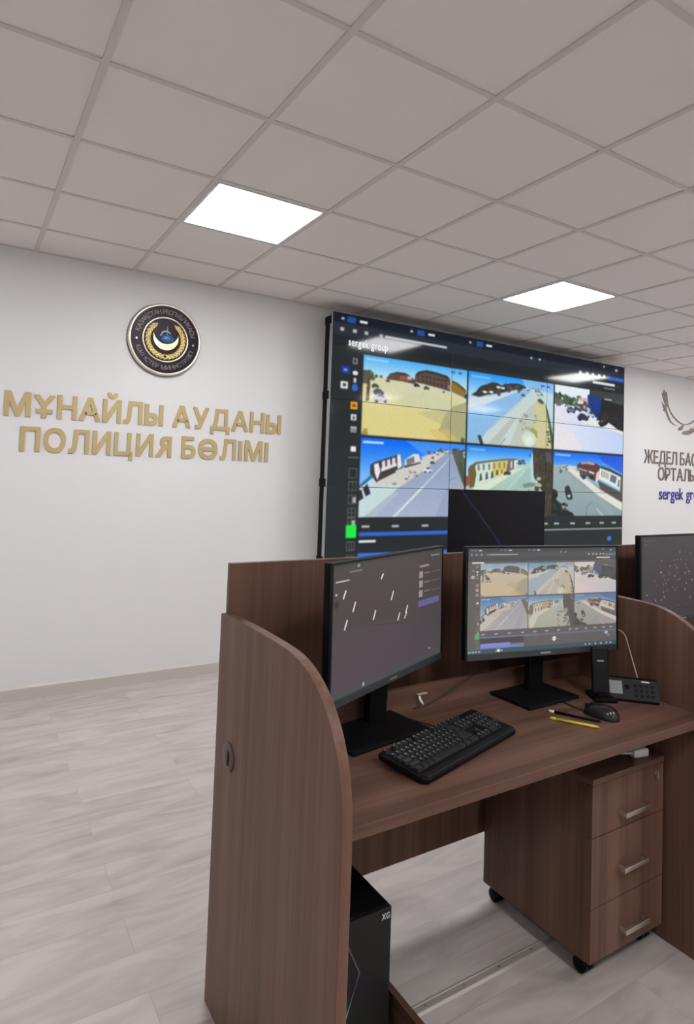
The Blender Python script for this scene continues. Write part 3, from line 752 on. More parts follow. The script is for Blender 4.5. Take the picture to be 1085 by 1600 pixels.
def paint_dashboard(w, h, wall=True, bg=(36, 42, 44)):
    """the six-camera page; coordinates are fractions of the whole screen"""
    c = Canvas(w, h, bg)
    # browser rows
    c.rect(0, 0, 1, .038, (20, 26, 38)); c.rect(0, .038, 1, .085, (38, 44, 54)); c.rect(0, .085, 1, .128, (30, 36, 42))
    for x in (.035, .225, .41):
        c.rect(x, .010, x + .022, .034, (34, 74, 150)); c.rect(x + .032, .017, x + .052, .027, (226, 230, 236))
    for x in (.02, .205, .385): c.rect(x, .016, x + .008, .026, (170, 174, 182))
    for x in (.018, .05, .08): c.rect(x, .055, x + .010, .070, (180, 184, 190))
    c.rect(.12, .055, .129, .070, (160, 164, 170)); c.rect(.135, .058, .315, .068, (196, 200, 206))
    for x in (.60, .632): c.rect(x, .036, x + .008, .046, (190, 194, 200))
    c.rect(.90, .012, .908, .022, (170, 174, 180)); c.rect(.955, .02, .967, .032, (180, 184, 190))
    for x in (.795, .825, .85, .878, .9): c.rect(x, .060, x + .011, .075, (206, 210, 216))
    c.rect(.92, .062, .995, .082, (40, 96, 200)); c.rect(.855, .098, .955, .112, (220, 222, 226)); c.rect(.905, .124, .955, .130, (120, 124, 130)); c.rect(.965, .104, .973, .112, (160, 60, 50))
    # left icon column
    c.rect(.024, .202, .046, .232, (36, 54, 140)); c.rect(.030, .212, .040, .222, (120, 150, 240))
    c.rect(.024, .262, .042, .290, (226, 228, 230)); c.rect(.029, .270, .037, .282, (60, 64, 70))
    c.rect(.052, .168, .064, .190, (150, 154, 158)); c.rect(.055, .172, .061, .186, bg)
    c.ell(.060, .225, .007, .009, (226, 228, 230)); c.rect(.056, .245, .063, .262, (210, 212, 216)); c.ell(.060, .282, .008, .014, (52, 98, 200))
    c.rect(.051, .338, .068, .366, (240, 160, 30)); c.rect(.055, .346, .064, .358, (120, 76, 20))
    c.rect(.052, .386, .067, .410, (214, 216, 220)); c.rect(.057, .393, .063, .405, (80, 84, 90))
    c.rect(.052, .434, .068, .456, (190, 194, 198)); c.line((.052, .442), (.068, .442), .002, (70, 74, 80)); c.line((.052, .449), (.068, .449), .002, (70, 74, 80))
    c.rect(.055, .510, .068, .530, (228, 230, 232)); c.line((.05, .552), (.075, .552), .002, (110, 114, 118))
    def grid_icon(y, nx, ny, lit=False):
        x0, x1, y0, y1 = .053, .072, y, y + .034
        for i in range(nx + 1): c.line((x0 + (x1 - x0) * i / nx, y0), (x0 + (x1 - x0) * i / nx, y1), .0016, (104, 108, 112))
        for j in range(ny + 1): c.line((x0, y0 + (y1 - y0) * j / ny), (x1, y0 + (y1 - y0) * j / ny), .0016, (104, 108, 112))
        if lit: c.rect(x0 + .011, y0 + .008, x1, y1 - .004, (170, 174, 178))
    grid_icon(.596, 1, 1); grid_icon(.646, 2, 1); grid_icon(.698, 2, 1, True); grid_icon(.748, 2, 2); grid_icon(.786, 2, 2, True)
    c.rect(.050, .812, .0765, .862, (24, 232, 70)); grid_icon(.876, 3, 1); grid_icon(.93, 3, 2)
    # six views
    X = [(.080, .382), (.3865, .693), (.698, .998)]; Yv = [(.147, .4625), (.4725, .784)]
    for i, f in enumerate(VIEWS):
        (a, b), (d, e) = X[i % 3], Yv[i // 3]
        c.sub(a, d, b, e); f(c); c.speckle(.016, 2)
    c.sub(0, 0, 1, 1)
    # timeline
    for x in (.09, .17, .255, .34, .42, .5, .58, .66, .705, .77, .835, .895, .95): c.rect(x, .815, x + .020, .824, (190, 194, 198))
    c.rect(.083, .842, .45, .857, (44, 100, 206)); c.rect(.45, .846, 1, .852, (180, 184, 186)); c.rect(.083, .872, .128, .882, (224, 226, 230))
    c.rect(.082, .922, .36, .962, (52, 112, 226)); c.ell(.94, .90, .01, .012, (60, 110, 220))
    return c

def to_linear(a):
    return np.where(a <= 0.04045, a / 12.92, ((a + 0.055) / 1.055) ** 2.4)

def picture_grid(name, img, width, height, material, parent, loc=(0, 0, 0), gain=1.0):
    """flat screen of its real size facing -y, lower-left at loc, coloured per vertex from img (rows from the top)"""
    h, w = img.shape[:2]
    xs = np.linspace(0, width, w); zs = np.linspace(height, 0, h)
    gx, gz = np.meshgrid(xs, zs)
    co = np.stack([gx + loc[0], np.full_like(gx, loc[1]), gz + loc[2]], -1).reshape(-1, 3)
    idx = np.arange(w * h).reshape(h, w)
    quads = np.stack([idx[1:, :-1], idx[1:, 1:], idx[:-1, 1:], idx[:-1, :-1]], -1).reshape(-1, 4)
    me = bpy.data.meshes.new(name)
    me.vertices.add(w * h); me.vertices.foreach_set('co', co.ravel().astype(np.float32))
    nq = len(quads)
    me.loops.add(nq * 4); me.loops.foreach_set('vertex_index', quads.ravel().astype(np.int32))
    me.polygons.add(nq); me.polygons.foreach_set('loop_start', (np.arange(nq) * 4).astype(np.int32))
    me.update(calc_edges=True); me.validate()
    at = me.color_attributes.new('picture', 'FLOAT_COLOR', 'POINT')
    rgba = np.ones((w * h, 4), np.float32); rgba[:, :3] = to_linear(np.clip(img, 0, 1)).reshape(-1, 3) * gain
    at.data.foreach_set('color', rgba.ravel())
    me.materials.append(material)
    o = bpy.data.objects.new(name, me); COL.objects.link(o)
    o.parent = parent
    return o

def half(a):
    h, w = a.shape[0] // 2 * 2, a.shape[1] // 2 * 2
    a = a[:h, :w]
    return (a[0::2, 0::2] + a[1::2, 0::2] + a[0::2, 1::2] + a[1::2, 1::2]) / 4

# ---------------------------------------------------------------- video wall: 3 x 3 panels on a frame
VX0, VX1, VZ0, VZ1, VY = 2.650, 6.283, 0.690, 2.724, 3.210
vw = thing('video_wall', 'large wall display of nine panels showing six street camera views', 'video wall', ((VX0 + VX1) / 2, 3.40, VZ0))
L = vw.location
PW, PH = (VX1 - VX0) / 3, (VZ1 - VZ0) / 3
def soften(a):
    for ax in (0, 1):
        p = np.concatenate([np.take(a, [0], ax), a, np.take(a, [-1], ax)], ax)
        n = a.shape[ax]
        a = (np.take(p, range(n), ax) + 2 * a + np.take(p, range(2, n + 2), ax)) / 4
    return a
dash = soften(half(paint_dashboard(1260, 720).a))          # 630 x 360
# the panel in the middle of the bottom row is dark; its violet lines are reflections painted as glow
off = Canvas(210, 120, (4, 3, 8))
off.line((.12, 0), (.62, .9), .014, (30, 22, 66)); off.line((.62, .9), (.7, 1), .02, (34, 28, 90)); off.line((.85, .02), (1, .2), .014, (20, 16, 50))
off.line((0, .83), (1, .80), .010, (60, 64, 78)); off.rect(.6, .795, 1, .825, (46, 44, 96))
BZ = 0.0022
for r in range(3):
    for cidx in range(3):
        x0 = VX0 + cidx * PW; z1 = VZ1 - r * PH; z0 = z1 - PH
        p = MB()
        p.box(x0 + .0004, x0 + PW - .0004, VY + .001, VY + .05, z0 + .0004, z1 - .0004, .002)
        pn = p.build('display_panel', M_silver if False else M_bezel, vw, L)
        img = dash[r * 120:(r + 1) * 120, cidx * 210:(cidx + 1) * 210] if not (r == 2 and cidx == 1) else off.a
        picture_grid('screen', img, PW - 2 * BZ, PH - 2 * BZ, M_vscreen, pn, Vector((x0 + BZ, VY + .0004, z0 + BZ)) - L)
MB().box(VX0 - .004, VX0, VY + .004, VY + .045, VZ0, VZ1, .001).build('side_trim', M_silver, vw, L)
fr = MB()
for x in (VX0 + .02, VX0 + PW - .03, VX0 + 2 * PW - .03, VX1 - .06):
    fr.box(x, x + .04, VY + .05, VY + .13, VZ0 + .02, VZ1 - .03, .002)
for z in (VZ0 + .08, VZ0 + PH, VZ0 + 2 * PH, VZ1 - .12):
    fr.box(VX0 + .02, VX1 - .02, VY + .09, VY + .13, z, z + .05, .002)
fr.box(VX0 - .004, VX0 + .02, VY + .052, VY + .115, VZ0 - .02, VZ1 - .04, .002)
fr.build('mounting_frame', M_blackm, vw, L)
for z in (2.665, 2.075, 1.395, .80):
    MB().box(VX0 - .009, VX0 + .012, VY + .022, VY + .118, z - .032, z + .032, .003).build('panel_clamp', M_blackm, vw, L)
for z in (2.40, 1.70, 1.05):
    for x in (VX0 + .4, VX1 - .5):
        MB().box(x, x + .07, VY + .12, Y1 - .0005, z - .045, z + .045, .003).build('wall_bracket', M_blackm, vw, L)
letters_on_wall(vw, 'sergek group', VX0 + .145, VX0 + .52, 2.478, .058, VY - .0006, mat('screen_text', (0, 0, 0, 1), .4, emit=(.75, .77, .8, 1), estr=1.0), depth=.0005, bold=.018, gap=.08, each=False, name='screen_title')

# ---------------------------------------------------------------- desk monitors
MW, MH = .610, .360
def monitor(label, cx, cy, cz, yaw, tilt, img, base, brz, group='black desk monitors', lettering=None):
    t = thing('monitor', label, 'monitor', (base[0], base[1], TOP), brz, group)
    L = t.location
    MB().box(-base[2] / 2, base[2] / 2, -base[3] / 2, base[3] / 2, 0, .010, .004).build('stand_base', M_black, t)
    # head in world space, expressed in the stand's frame
    W = Matrix.Translation((cx, cy, cz)) @ Matrix.Rotation(yaw, 4, 'Z') @ Matrix.Rotation(tilt, 4, 'X')
    T = (Matrix.Translation(L) @ Matrix.Rotation(brz, 4, 'Z')).inverted()
    H = T @ W
    neck_top = H @ Vector((0, .045, -.02))
    nb = Vector((neck_top.x, min(neck_top.y + .012, base[3] / 2 - .03), .008))
    n = MB()
    v = neck_top - nb
    rot = v.to_track_quat('Z', 'Y').to_matrix().to_4x4()
    n.box(-.035, .035, -.012, .012, 0, v.length, .004, mat=Matrix.Translation(nb) @ rot)
    n.build('stand_neck', M_black, t)
    hd = MB().box(-MW / 2, MW / 2, .006, .026, -MH / 2, MH / 2, .003)
    hd.prism([(-.2, .026), (.2, .026), (.17, .05), (-.17, .05)], 'z', -.13, .12, bevel=.004)
    hd = hd.build('housing', M_black, t); hd.matrix_local = H
    bz = MB()
    bz.box(-MW / 2, -MW / 2 + .007, 0, .006, -MH / 2, MH / 2); bz.box(MW / 2 - .007, MW / 2, 0, .006, -MH / 2, MH / 2)
    bz.box(-MW / 2 + .007, MW / 2 - .007, 0, .006, MH / 2 - .007, MH / 2)
    bz = bz.build('bezel', M_bezel, t); bz.matrix_local = H
    ch = MB().box(-MW / 2 + .007, MW / 2 - .007, -.001, .006, -MH / 2, -MH / 2 + .020, .001).build('chin', M_chin, t); ch.matrix_local = H
    b2 = MB().box(-.02, .02, -.0014, -.0008, -MH / 2 + .007, -MH / 2 + .012).build('logo', M_silver, ch)
    s = picture_grid('screen', img, MW - .014, MH - .027, M_dscreen, t, (-MW / 2 + .007, .002, -MH / 2 + .020)); s.matrix_local = H
    return t, hd, s

def washed(a, lo, hi):
    return lo + a * (np.array(hi) - lo)

# left: dark map with short white marks and a list
mp = Canvas(440, 250, (72, 64, 66))
mp.poly(FULL, grad((70, 64, 62), (78, 70, 76), 'v', 0, 1))
mp.ell(.45, .2, .5, .35, (74, 66, 64), .6); mp.ell(.3, .8, .4, .3, (80, 70, 76), .5)
mp.rect(0, 0, 1, .03, (64, 62, 62)); mp.rect(.18, .022, .20, .04, (150, 146, 146)); mp.rect(.12, .065, .22, .075, (120, 114, 112))
mp.rect(.02, .123, .12, .136, (176, 168, 166)); mp.rect(.87, .05, .97, .062, (140, 134, 134))
for x, y, s in ((.385, .155, .03), (.085, .235, .05), (.16, .345, .06), (.48, .335, .06), (.325, .455, .06), (.10, .465, .06), (.62, .485, .05), (.545, .53, .05), (.612, .535, .04)):
    mp.line((x + .010, y - s * .5), (x - .006, y + s * .5), .010, (214, 208, 204))
mp.line((.25, .52), (.62, .60), .004, (62, 54, 54)); mp.line((.62, .60), (.72, .56), .004, (62, 54, 54)); mp.line((.55, .1), (.62, .6), .003, (66, 58, 58))
mp.rect(.75, .13, .85, .148, (142, 132, 132))
for k in range(3):
    mp.rect(.745, .185 + k * .085, .785, .245 + k * .085, (150, 142, 142)); mp.rect(.80, .20 + k * .085, .86, .212 + k * .085, (120, 112, 112)); mp.rect(.88, .205 + k * .085, .98, .213 + k * .085, (104, 98, 100))
mp.rect(.74, .45, .97, .505, (96, 94, 140)); mp.rect(.02, .215, .035, .232, (180, 174, 174)); mp.ell(.03, .295, .018, .03, (54, 46, 54))
mp.rect(.86, .905, .875, .92, (150, 146, 150)); mp.rect(.24, .955, .255, .985, (160, 160, 160)); mp.rect(0, .955, 1, 1, (70, 76, 78), .8); mp.rect(.24, .955, .255, .985, (170, 170, 170))
mon_l, hd_l, sc_l = monitor('black monitor behind the rounded side panel showing a dark map with white marks', 1.333, .470, 1.060, R(23.5), R(-.7), mp.a, (1.268, .462, .285, .170), R(8))

# right: the same six-camera page, washed out
d2 = paint_dashboard(640, 360, bg=(66, 62, 64)).a
g2 = d2.mean(-1, keepdims=True)
d2 = (d2 * .62 + g2 * .38)
d2 = .22 + d2 * np.array((.66, .60, .56))
cv = Canvas(640, 360, (0, 0, 0)); cv.a = d2
cv.rect(0, .955, 1, 1, (58, 84, 92), .9)
for x in (.01, .03, .05, .07, .18, .21, .77, .80, .84, .88, .92, .95): cv.rect(x, .97, x + .013, .985, (150, 172, 176))
cv.rect(.19, .965, .205, .99, (230, 236, 230))
cv.rect(.082, .855, .36, .91, (76, 72, 74)); cv.rect(.085, .905, .27, .945, (132, 132, 200))
cv.ell(.56, .90, .013, .022, (235, 226, 222)); cv.line((.53, .9), (.6, .9), .002, (140, 134, 134)); cv.ell(.925, .87, .012, .02, (170, 176, 206))
cv.rect(.45, .842, 1, .857, (112, 108, 140)); cv.rect(.026, .133, .10, .146, (214, 208, 206))
mon_r, hd_r, sc_r = monitor('black monitor showing the six camera views, in front of the video wall', 1.941, .452, 1.065, R(-11.6), R(-1.4), half(cv.a), (1.912, .466, .242, .172), R(1.5))

# monitor of the next desk: dark page with scattered dots
nm = Canvas(360, 206, (64, 58, 60))
nm.poly(FULL, grad((66, 60, 62), (62, 56, 60), 'v', 0, 1))
nm.rect(.04, .045, .16, .055, (92, 86, 88)); nm.rect(.04, .09, .07, .10, (110, 104, 104))
for _ in range(70):
    x, y = random.gauss(.36, .2), random.gauss(.52, .17)
    if .06 < x < .95 and .2 < y < .93:
        nm.ell(x, y, .006, .012, random.choice([(120, 112, 112), (150, 140, 138), (104, 96, 98)]))
monitor('black monitor with scattered dots on its dark screen, beyond the desk divider', 2.885, .535, 1.078, R(1.0), R(-1), nm.a, (2.885, .478, .24, .17), 0)

# ---------------------------------------------------------------- keyboard
kb = thing('keyboard', 'black full-size keyboard lying angled on the desk', 'keyboard', (1.395, .282, TOP), R(16))
KW, KD = .440, .150
tilt = Matrix.Rotation(R(6.0), 4, 'X')
lift = Matrix.Translation((0, 0, .0095)) @ tilt
bd = MB()
ol = [(-KW / 2 + .012, -KD / 2), (KW / 2 - .012, -KD / 2), (KW / 2, -KD / 2 + .012), (KW / 2, KD / 2 - .008), (KW / 2 - .008, KD / 2), (-KW / 2 + .008, KD / 2), (-KW / 2, KD / 2 - .008), (-KW / 2, -KD / 2 + .012)]
bd.prism(ol, 'z', 0, .014, bevel=.004, seg=3, mat=lift)
bd = bd.build('keyboard_body', M_black, kb)
MB().prism([(-KD / 2 + .004, .0135), (-KD / 2 + .006, .0165), (-KD / 2 + .020, .0155), (-KD / 2 + .022, .0135)], 'x', -KW / 2 + .012, KW / 2 - .012, bevel=.001, mat=lift).build('front_ridge', M_black2, kb)
keys = []
U = .0187; kx0 = -KW / 2 + .013
rows = [  # y centre of row, list of (x in units, width in units)
    (.058, [(0, 1)] + [(2 + i + (.5 if i >= 4 else 0) + (.5 if i >= 8 else 0), 1) for i in range(12)] + [(15.35 + i, 1) for i in range(3)]),
    (.034, [(i, 1) for i in range(13)] + [(13, 2)] + [(15.35 + i, 1) for i in range(3)] + [(18.6 + i, 1) for i in range(4)]),
    (.0155, [(0, 1.5)] + [(1.5 + i, 1) for i in range(12)] + [(13.5, 1.5)] + [(15.35 + i, 1) for i in range(3)] + [(18.6 + i, 1) for i in range(4)]),
    (-.003, [(0, 1.75)] + [(1.75 + i, 1) for i in range(11)] + [(12.75, 2.25)] + [(18.6 + i, 1) for i in range(3)]),
    (-.0215, [(0, 2.25)] + [(2.25 + i, 1) for i in range(10)] + [(12.25, 2.75)] + [(16.35, 1)] + [(18.6 + i, 1) for i in range(4)]),
    (-.040, [(0, 1.25), (1.25, 1.25), (2.5, 1.25), (3.75, 6.25), (10, 1.5), (11.5, 1.5), (13, 2)] + [(15.35 + i, 1) for i in range(3)] + [(18.6, 2), (20.6, 1)]),
]
cache = {}
for yc, ks in rows:
    for kx, kw in ks:
        hw = kw * U / 2 - .0009; hd_ = U / 2 - .0009
        if kw not in cache:
            m_ = MB()
            a = [(-hw, -hd_), (hw, -hd_), (hw, hd_), (-hw, hd_)]
            tp = [(-hw + .0022, -hd_ + .0028), (hw - .0022, -hd_ + .0028), (hw - .0022, hd_ - .0014), (-hw + .0022, hd_ - .0014)]
            va = [m_.bm.verts.new((x, y, 0)) for x, y in a]; vb = [m_.bm.verts.new((x, y, .0068)) for x, y in tp]
            m_.bm.faces.new(va[::-1]); m_.bm.faces.new(vb)
            for i in range(4): m_.bm.faces.new((va[i], va[(i + 1) % 4], vb[(i + 1) % 4], vb[i]))
            m_._bevel(list(m_.bm.edges), .0008, 1)
            if kw < 1.2:      # tiny printed legend mark on the cap
                f0 = len(m_.bm.faces)
                vs = [m_.bm.verts.new(p) for p in ((-.0042, .0005, .00695), (-.0014, .0005, .00695), (-.0014, .0042, .00695), (-.0042, .0042, .00695))]
                lf = m_.bm.faces.new(vs); lf.material_index = 1
            o = m_.build('key', M_key, kb); o.data.materials.append(M_legend)
            cache[kw] = o; keys.append(o)
        else:
            o = cache[kw].copy(); COL.objects.link(o); o.parent = kb; keys.append(o)
        o.matrix_local = lift @ Matrix.Translation((kx0 + (kx + kw / 2) * U * .975, yc + .006, .0137))
for x in (-.17, .17):
    MB().box(x - .012, x + .012, .045, .060, 0, .016, .001).build('keyboard_foot', M_black2, kb)
    MB().box(x - .012, x + .012, -.066, -.056, 0, .004, .001).build('keyboard_foot', M_black2, kb)
MB().tube([(.08, .070, .020), (.083, .085, .016), (.088, .105, .004), (.086, .13, .0026), (.082, .16, .0026), (.078, .195, .0026), (.076, .222, .0026)], .0022).build('keyboard_cord', M_cable, kb)

# mouse
ms = thing('computer_mouse', 'black computer mouse lying beside the pens', 'mouse', (1.962, .246, TOP), R(17))
def dome(name, hx, hy, h, material, parent, z0=0.0, cut=None):
    m_ = MB(); N, K = 28, 9
    rings = []
    for j in range(K + 1):
        t = j / K * math.pi / 2
        rr_ = math.cos(t) ** .55; z = math.sin(t)
        if j == K:
            rings.append([m_.bm.verts.new((0, -.12 * hy, z0 + h))]); continue
        ring = []
        for i in range(N):
            a = 2 * math.pi * i / N
            ca, sa = math.cos(a), math.sin(a)
            sx = abs(ca) ** .8 * math.copysign(1, ca); sy = abs(sa) ** .8 * math.copysign(1, sa)
            wid = hx * (1 - .16 * sy)
            ring.append(m_.bm.verts.new((wid * sx * rr_, hy * sy * rr_ - .12 * hy * z * (1 - rr_), z0 + h * z * (1 - .22 * (sy * rr_ + .2) ** 2))))
        rings.append(ring)
    m_.bm.faces.new(rings[0][::-1])
    for A, B in zip(rings[:-1], rings[1:]):
        for i in range(N):
            f = m_.bm.faces.new((A[i], A[(i + 1) % N], B[(i + 1) % N], B[i]) if len(B) > 1 else (A[i], A[(i + 1) % N], B[0]))
            f.smooth = True
    return m_.build(name, material, parent)
dome('mouse_body', .031, .054, .036, mat('mouse_gloss', (.018, .018, .020, 1), .22), ms)
MB().lathe([(0, -.004), (.009, -.004), (.010, -.002), (.010, .002), (.009, .004), (0, .004)], 18, Matrix.Translation((0, .026, .027)) @ Matrix.Rotation(R(90), 4, 'Y')).build('scroll_wheel', M_black2, ms)
MB().box(-.0006, .0006, .03, .051, .006, .0285).build('button_gap', M_hole, ms)
MB().tube([(0, .050, .006), (.004, .066, .003), (.012, .09, .0022), (.03, .13, .0022), (.06, .19, .0022), (.075, .235, .0022), (.076, .28, .0022)], .002).build('mouse_cord', M_cable, ms)

# pens
def pen(name, label, a, b, r, body, tipmat, tip_name, cat):
    a = Vector(a); b = Vector(b); d = b - a; l = d.length
    t = thing(name, label, cat, (a.x, a.y, TOP), math.atan2(d.y, d.x))
    n = 6 if cat == 'pencil' else 12
    MB().tube([(.016, 0, r), (l * .94, 0, r)], r, n).build('barrel', body, t)
    MB().tube([(0, 0, r), (.0162, 0, r)], r * 1.05, 12).build(tip_name, tipmat, t)
    MB().tube([(l * .94, 0, r), (l, 0, r)], r, n, taper=[1, .25]).build('point', body, t)
pen('pen', 'black pen with a white end lying beside the mouse', (1.842, .345), (1.915, .211), .0040, M_black, M_tip, 'cap', 'pen')
pen('pencil', 'yellow pencil lying in front of the black pen', (1.799, .303), (1.872, .185), .0040, M_yellow, M_yellow, 'pencil_end', 'pencil')

# slim upright device behind the mouse
cd = thing('charging_cradle', 'slim upright black charging cradle standing behind the mouse', 'charger', (2.098, .345, TOP), R(-32))
MB().prism([(-.036, -.04), (.036, -.04), (.036, .045), (-.036, .045)], 'z', 0, .014, bevel=.004).build('cradle_foot', M_black, cd)
up = MB().box(-.027, .027, -.009, .009, 0, .150, .004, mat=Matrix.Translation((0, .012, .012)) @ Matrix.Rotation(R(-8), 4, 'X')).build('cradle_back', M_black2, cd)
MB().box(-.011, .011, -.0005, .0005, 0, .004, mat=Matrix.Translation((0, .012, .012)) @ Matrix.Rotation(R(-8), 4, 'X') @ Matrix.Translation((0, -.0092, .105))).build('logo', M_silver, up)
MB().box(-.022, .022, -.022, .0, .012, .024, .003).build('cradle_lip', M_black, cd)

# telephone leaning in the corner by the divider
ph = thing('telephone', 'black telephone with grey display and keypad beside the desk divider', 'telephone', (2.172, .283, TOP), R(-46))
FA = R(38)                                     # the face leans back
F = Matrix.Translation((0, -.012, .004)) @ Matrix.Rotation(R(90) - FA, 4, 'X')
MB().prism([(-.012, 0), (-.012, .008), (.030, .064), (.040, .066), (.044, .058), (.044, 0)], 'x', -.080, .080, bevel=.004, seg=3).build('phone_body', M_black, ph)
FA2 = math.atan2(.056, .042)
F = Matrix.Translation((0, -.012, .008)) @ Matrix.Rotation(FA2, 4, 'X')      # local x along the face, y up the face, z out of it
MB().box(-.070, -.030, .016, .060, -.001, .0012, .001, mat=F).build('display', M_lcd, ph)
MB().prism([(-.084 + .005, .0), (.078, .0), (.082, .006), (.082, .062), (.074, .070), (-.078, .070), (-.082, .064), (-.082, .005)], 'z', -.004, .0006, bevel=.001, mat=F).build('face_plate', M_black2, ph)
for i in range(3):
    for j in range(4):
        MB().box(.006 + j * .017, .017 + j * .017, .012 + i * .016, .021 + i * .016, 0, .0025, .001, mat=F).build('phone_key', M_black, ph)
MB().lathe([(0, .0025), (.006, .0025), (.008, 0)], 18, F @ Matrix.Translation((-.015, .042, .0006))).build('menu_button', M_black, ph)
MB().box(.030, .055, .0605, .0645, 0, .0022, .0005, mat=F).build('label_strip', M_silver, ph)
MB().box(.0805, .0835, .012, .034, .018, .036, .001).build('end_cap', M_silver, ph)
# cord rising from the telephone to behind the monitor
pm = (Matrix.Translation(ph.location) @ Matrix.Rotation(R(-46), 4, 'Z')).inverted()
MB().tube([pm @ Vector(q) for q in ((2.226, .298, .800), (2.234, .312, .822), (2.246, .337, .864), (2.243, .350, .906), (2.242, .360, .936), (2.248, .376, .946), (2.250, .394, .950), (2.240, .425, .954), (2.21, .455, .962), (2.17, .462, .968), (2.13, .452, .972))], .0022).build('phone_cord', M_cable2, ph)
# dark lead and a white clip on the cable rail
tag(MB().tube([(1.475, .552, .7525), (1.53, .555, .756), (1.60, .556, .775), (1.68, .557, .805), (1.74, .558, .825), (1.80, .566, .828), (1.83, .60, .80)], .0024).build('usb_cable', M_cable),
    'thin dark lead running along the rail behind the keyboard', 'cable')
cl = thing('cable_clip', 'small white cable clip on the rail behind the keyboard', 'clip', (1.50, .567, .775))
MB().box(-.004, .034, -.010, 0, .012, .016, .001).build('clip_arm', M_cable2, cl)
MB().tube([(.002, -.008, .010), (.002, -.012, .0), (.008, -.015, -.010), (.014, -.012, -.016)], .004).build('clip_hook', M_white, cl)

# ---------------------------------------------------------------- wall lettering and emblems
YW = Y1
t = thing('wall_lettering', 'upper line of gold Cyrillic letters under the round emblem', 'lettering', (1.41, YW, 1.757), 0, 'gold wall lettering')
letters_on_wall(t, 'МҰНАЙЛЫ АУДАНЫ', .476, 2.354, 1.760, .136, YW - .0045, M_gold, .007, .026, .08)
t = thing('wall_lettering', 'lower line of gold Cyrillic letters under the round emblem', 'lettering', (1.41, YW, 1.540), 0, 'gold wall lettering')
letters_on_wall(t, 'ПОЛИЦИЯ БӨЛІМІ', .572, 2.256, 1.544, .136, YW - .0045, M_gold, .007, .026, .11)
t = thing('wall_lettering', 'upper line of taupe Cyrillic letters right of the video wall', 'lettering', (7.8, YW, 1.73), 0, 'taupe wall lettering')
letters_on_wall(t, 'ЖЕДЕЛ БАСҚАРУ', 7.015, 8.62, 1.724, .146, YW - .0035, M_taupe, .005, .014, .06)
t = thing('wall_lettering', 'lower line of taupe Cyrillic letters right of the video wall', 'lettering', (7.8, YW, 1.53), 0, 'taupe wall lettering')
letters_on_wall(t, 'ОРТАЛЫҒЫ', 7.290, 8.35, 1.530, .142, YW - .0035, M_taupe, .005, .014, .06)
t = thing('wall_lettering', 'blue lowercase latin lettering below the taupe letters', 'lettering', (7.8, YW, 1.30), 0)
letters_on_wall(t, 'sergek group', 7.318, 8.32, 1.302, .138, YW - .0035, M_blue, .005, .010, .05)

# soaring eagle
eg = thing('eagle_emblem', 'taupe soaring eagle on the wall above the taupe letters', 'emblem', (7.83, YW, 2.30))
def eagle_part(strokes, name, sgn=1):
    m_ = MB()
    for k, pts in enumerate(strokes):
        pp = [(7.83 + sgn * (x - 7.83), z) for x, z in pts]
        m_.prism(pp, 'y', YW - .006 - .0001 * k, YW - .0005)
    m_.build(name, M_taupe, eg, eg.location)
for sgn in (1, -1):
    eagle_part([
        [(7.395, 2.622), (7.420, 2.585), (7.446, 2.602), (7.456, 2.572), (7.467, 2.517), (7.482, 2.454), (7.500, 2.420), (7.532, 2.376), (7.590, 2.322), (7.682, 2.270), (7.757, 2.245), (7.83, 2.234),
         (7.83, 2.222), (7.750, 2.230), (7.672, 2.255), (7.578, 2.306), (7.520, 2.360), (7.487, 2.405), (7.462, 2.425), (7.425, 2.436), (7.400, 2.468), (7.375, 2.515), (7.350, 2.575), (7.372, 2.560)],
        [(7.338, 2.470), (7.368, 2.440), (7.395, 2.436), (7.440, 2.440), (7.448, 2.400), (7.462, 2.362), (7.492, 2.318), (7.530, 2.270), (7.548, 2.248), (7.610, 2.218), (7.680, 2.206),
         (7.605, 2.208), (7.540, 2.232), (7.495, 2.262), (7.460, 2.310), (7.432, 2.350), (7.374, 2.374), (7.400, 2.388), (7.356, 2.428), (7.385, 2.424)],
    ], 'wing', sgn)
eagle_part([[(7.691, 2.150), (7.722, 2.186), (7.775, 2.210), (7.822, 2.236), (7.806, 2.204), (7.790, 2.166), (7.738, 2.148)]], 'head')
eagle_part([[(7.772, 2.112), (7.823, 2.148), (7.89, 2.155), (7.943, 2.167), (7.972, 2.194), (8.043, 2.196), (8.075, 2.184), (8.044, 2.154), (7.987, 2.129), (7.91, 2.107), (7.814, 2.104)]], 'tail')

# round emblem
em = thing('wall_emblem', 'round dark emblem with silver rim and gold wreath on the wall', 'emblem', (1.432, YW, 2.358))
E = Matrix.Translation(em.location) @ Matrix.Rotation(R(90), 4, 'X')      # local z -> out of the wall (-y)
L = em.location
MB().lathe([(0, 0), (.250, 0), (.252, .010), (.252, .022), (.246, .030), (.236, .030), (0, .029)], 72, E).build('disc', M_navy, em, L)
MB().lathe([(.232, .028), (.236, .034), (.244, .036), (.250, .032), (.2535, .022), (.2535, .012), (.2525, .010), (.2525, .028)], 72, E, closed=True).build('rim', M_rim, em, L)
MB().lathe([(.2526, .0), (.2526, .012), (.256, .010), (.256, 0)], 72, E, closed=True).build('rim_dark_ring', M_rimdark, em, L)  # thin dark collar round the foot of the rim
MB().lathe([(.148, .028), (.149, .034), (.154, .036), (.159, .034), (.160, .028)], 64, E, closed=True).build('inner_ring', M_rim, em, L)
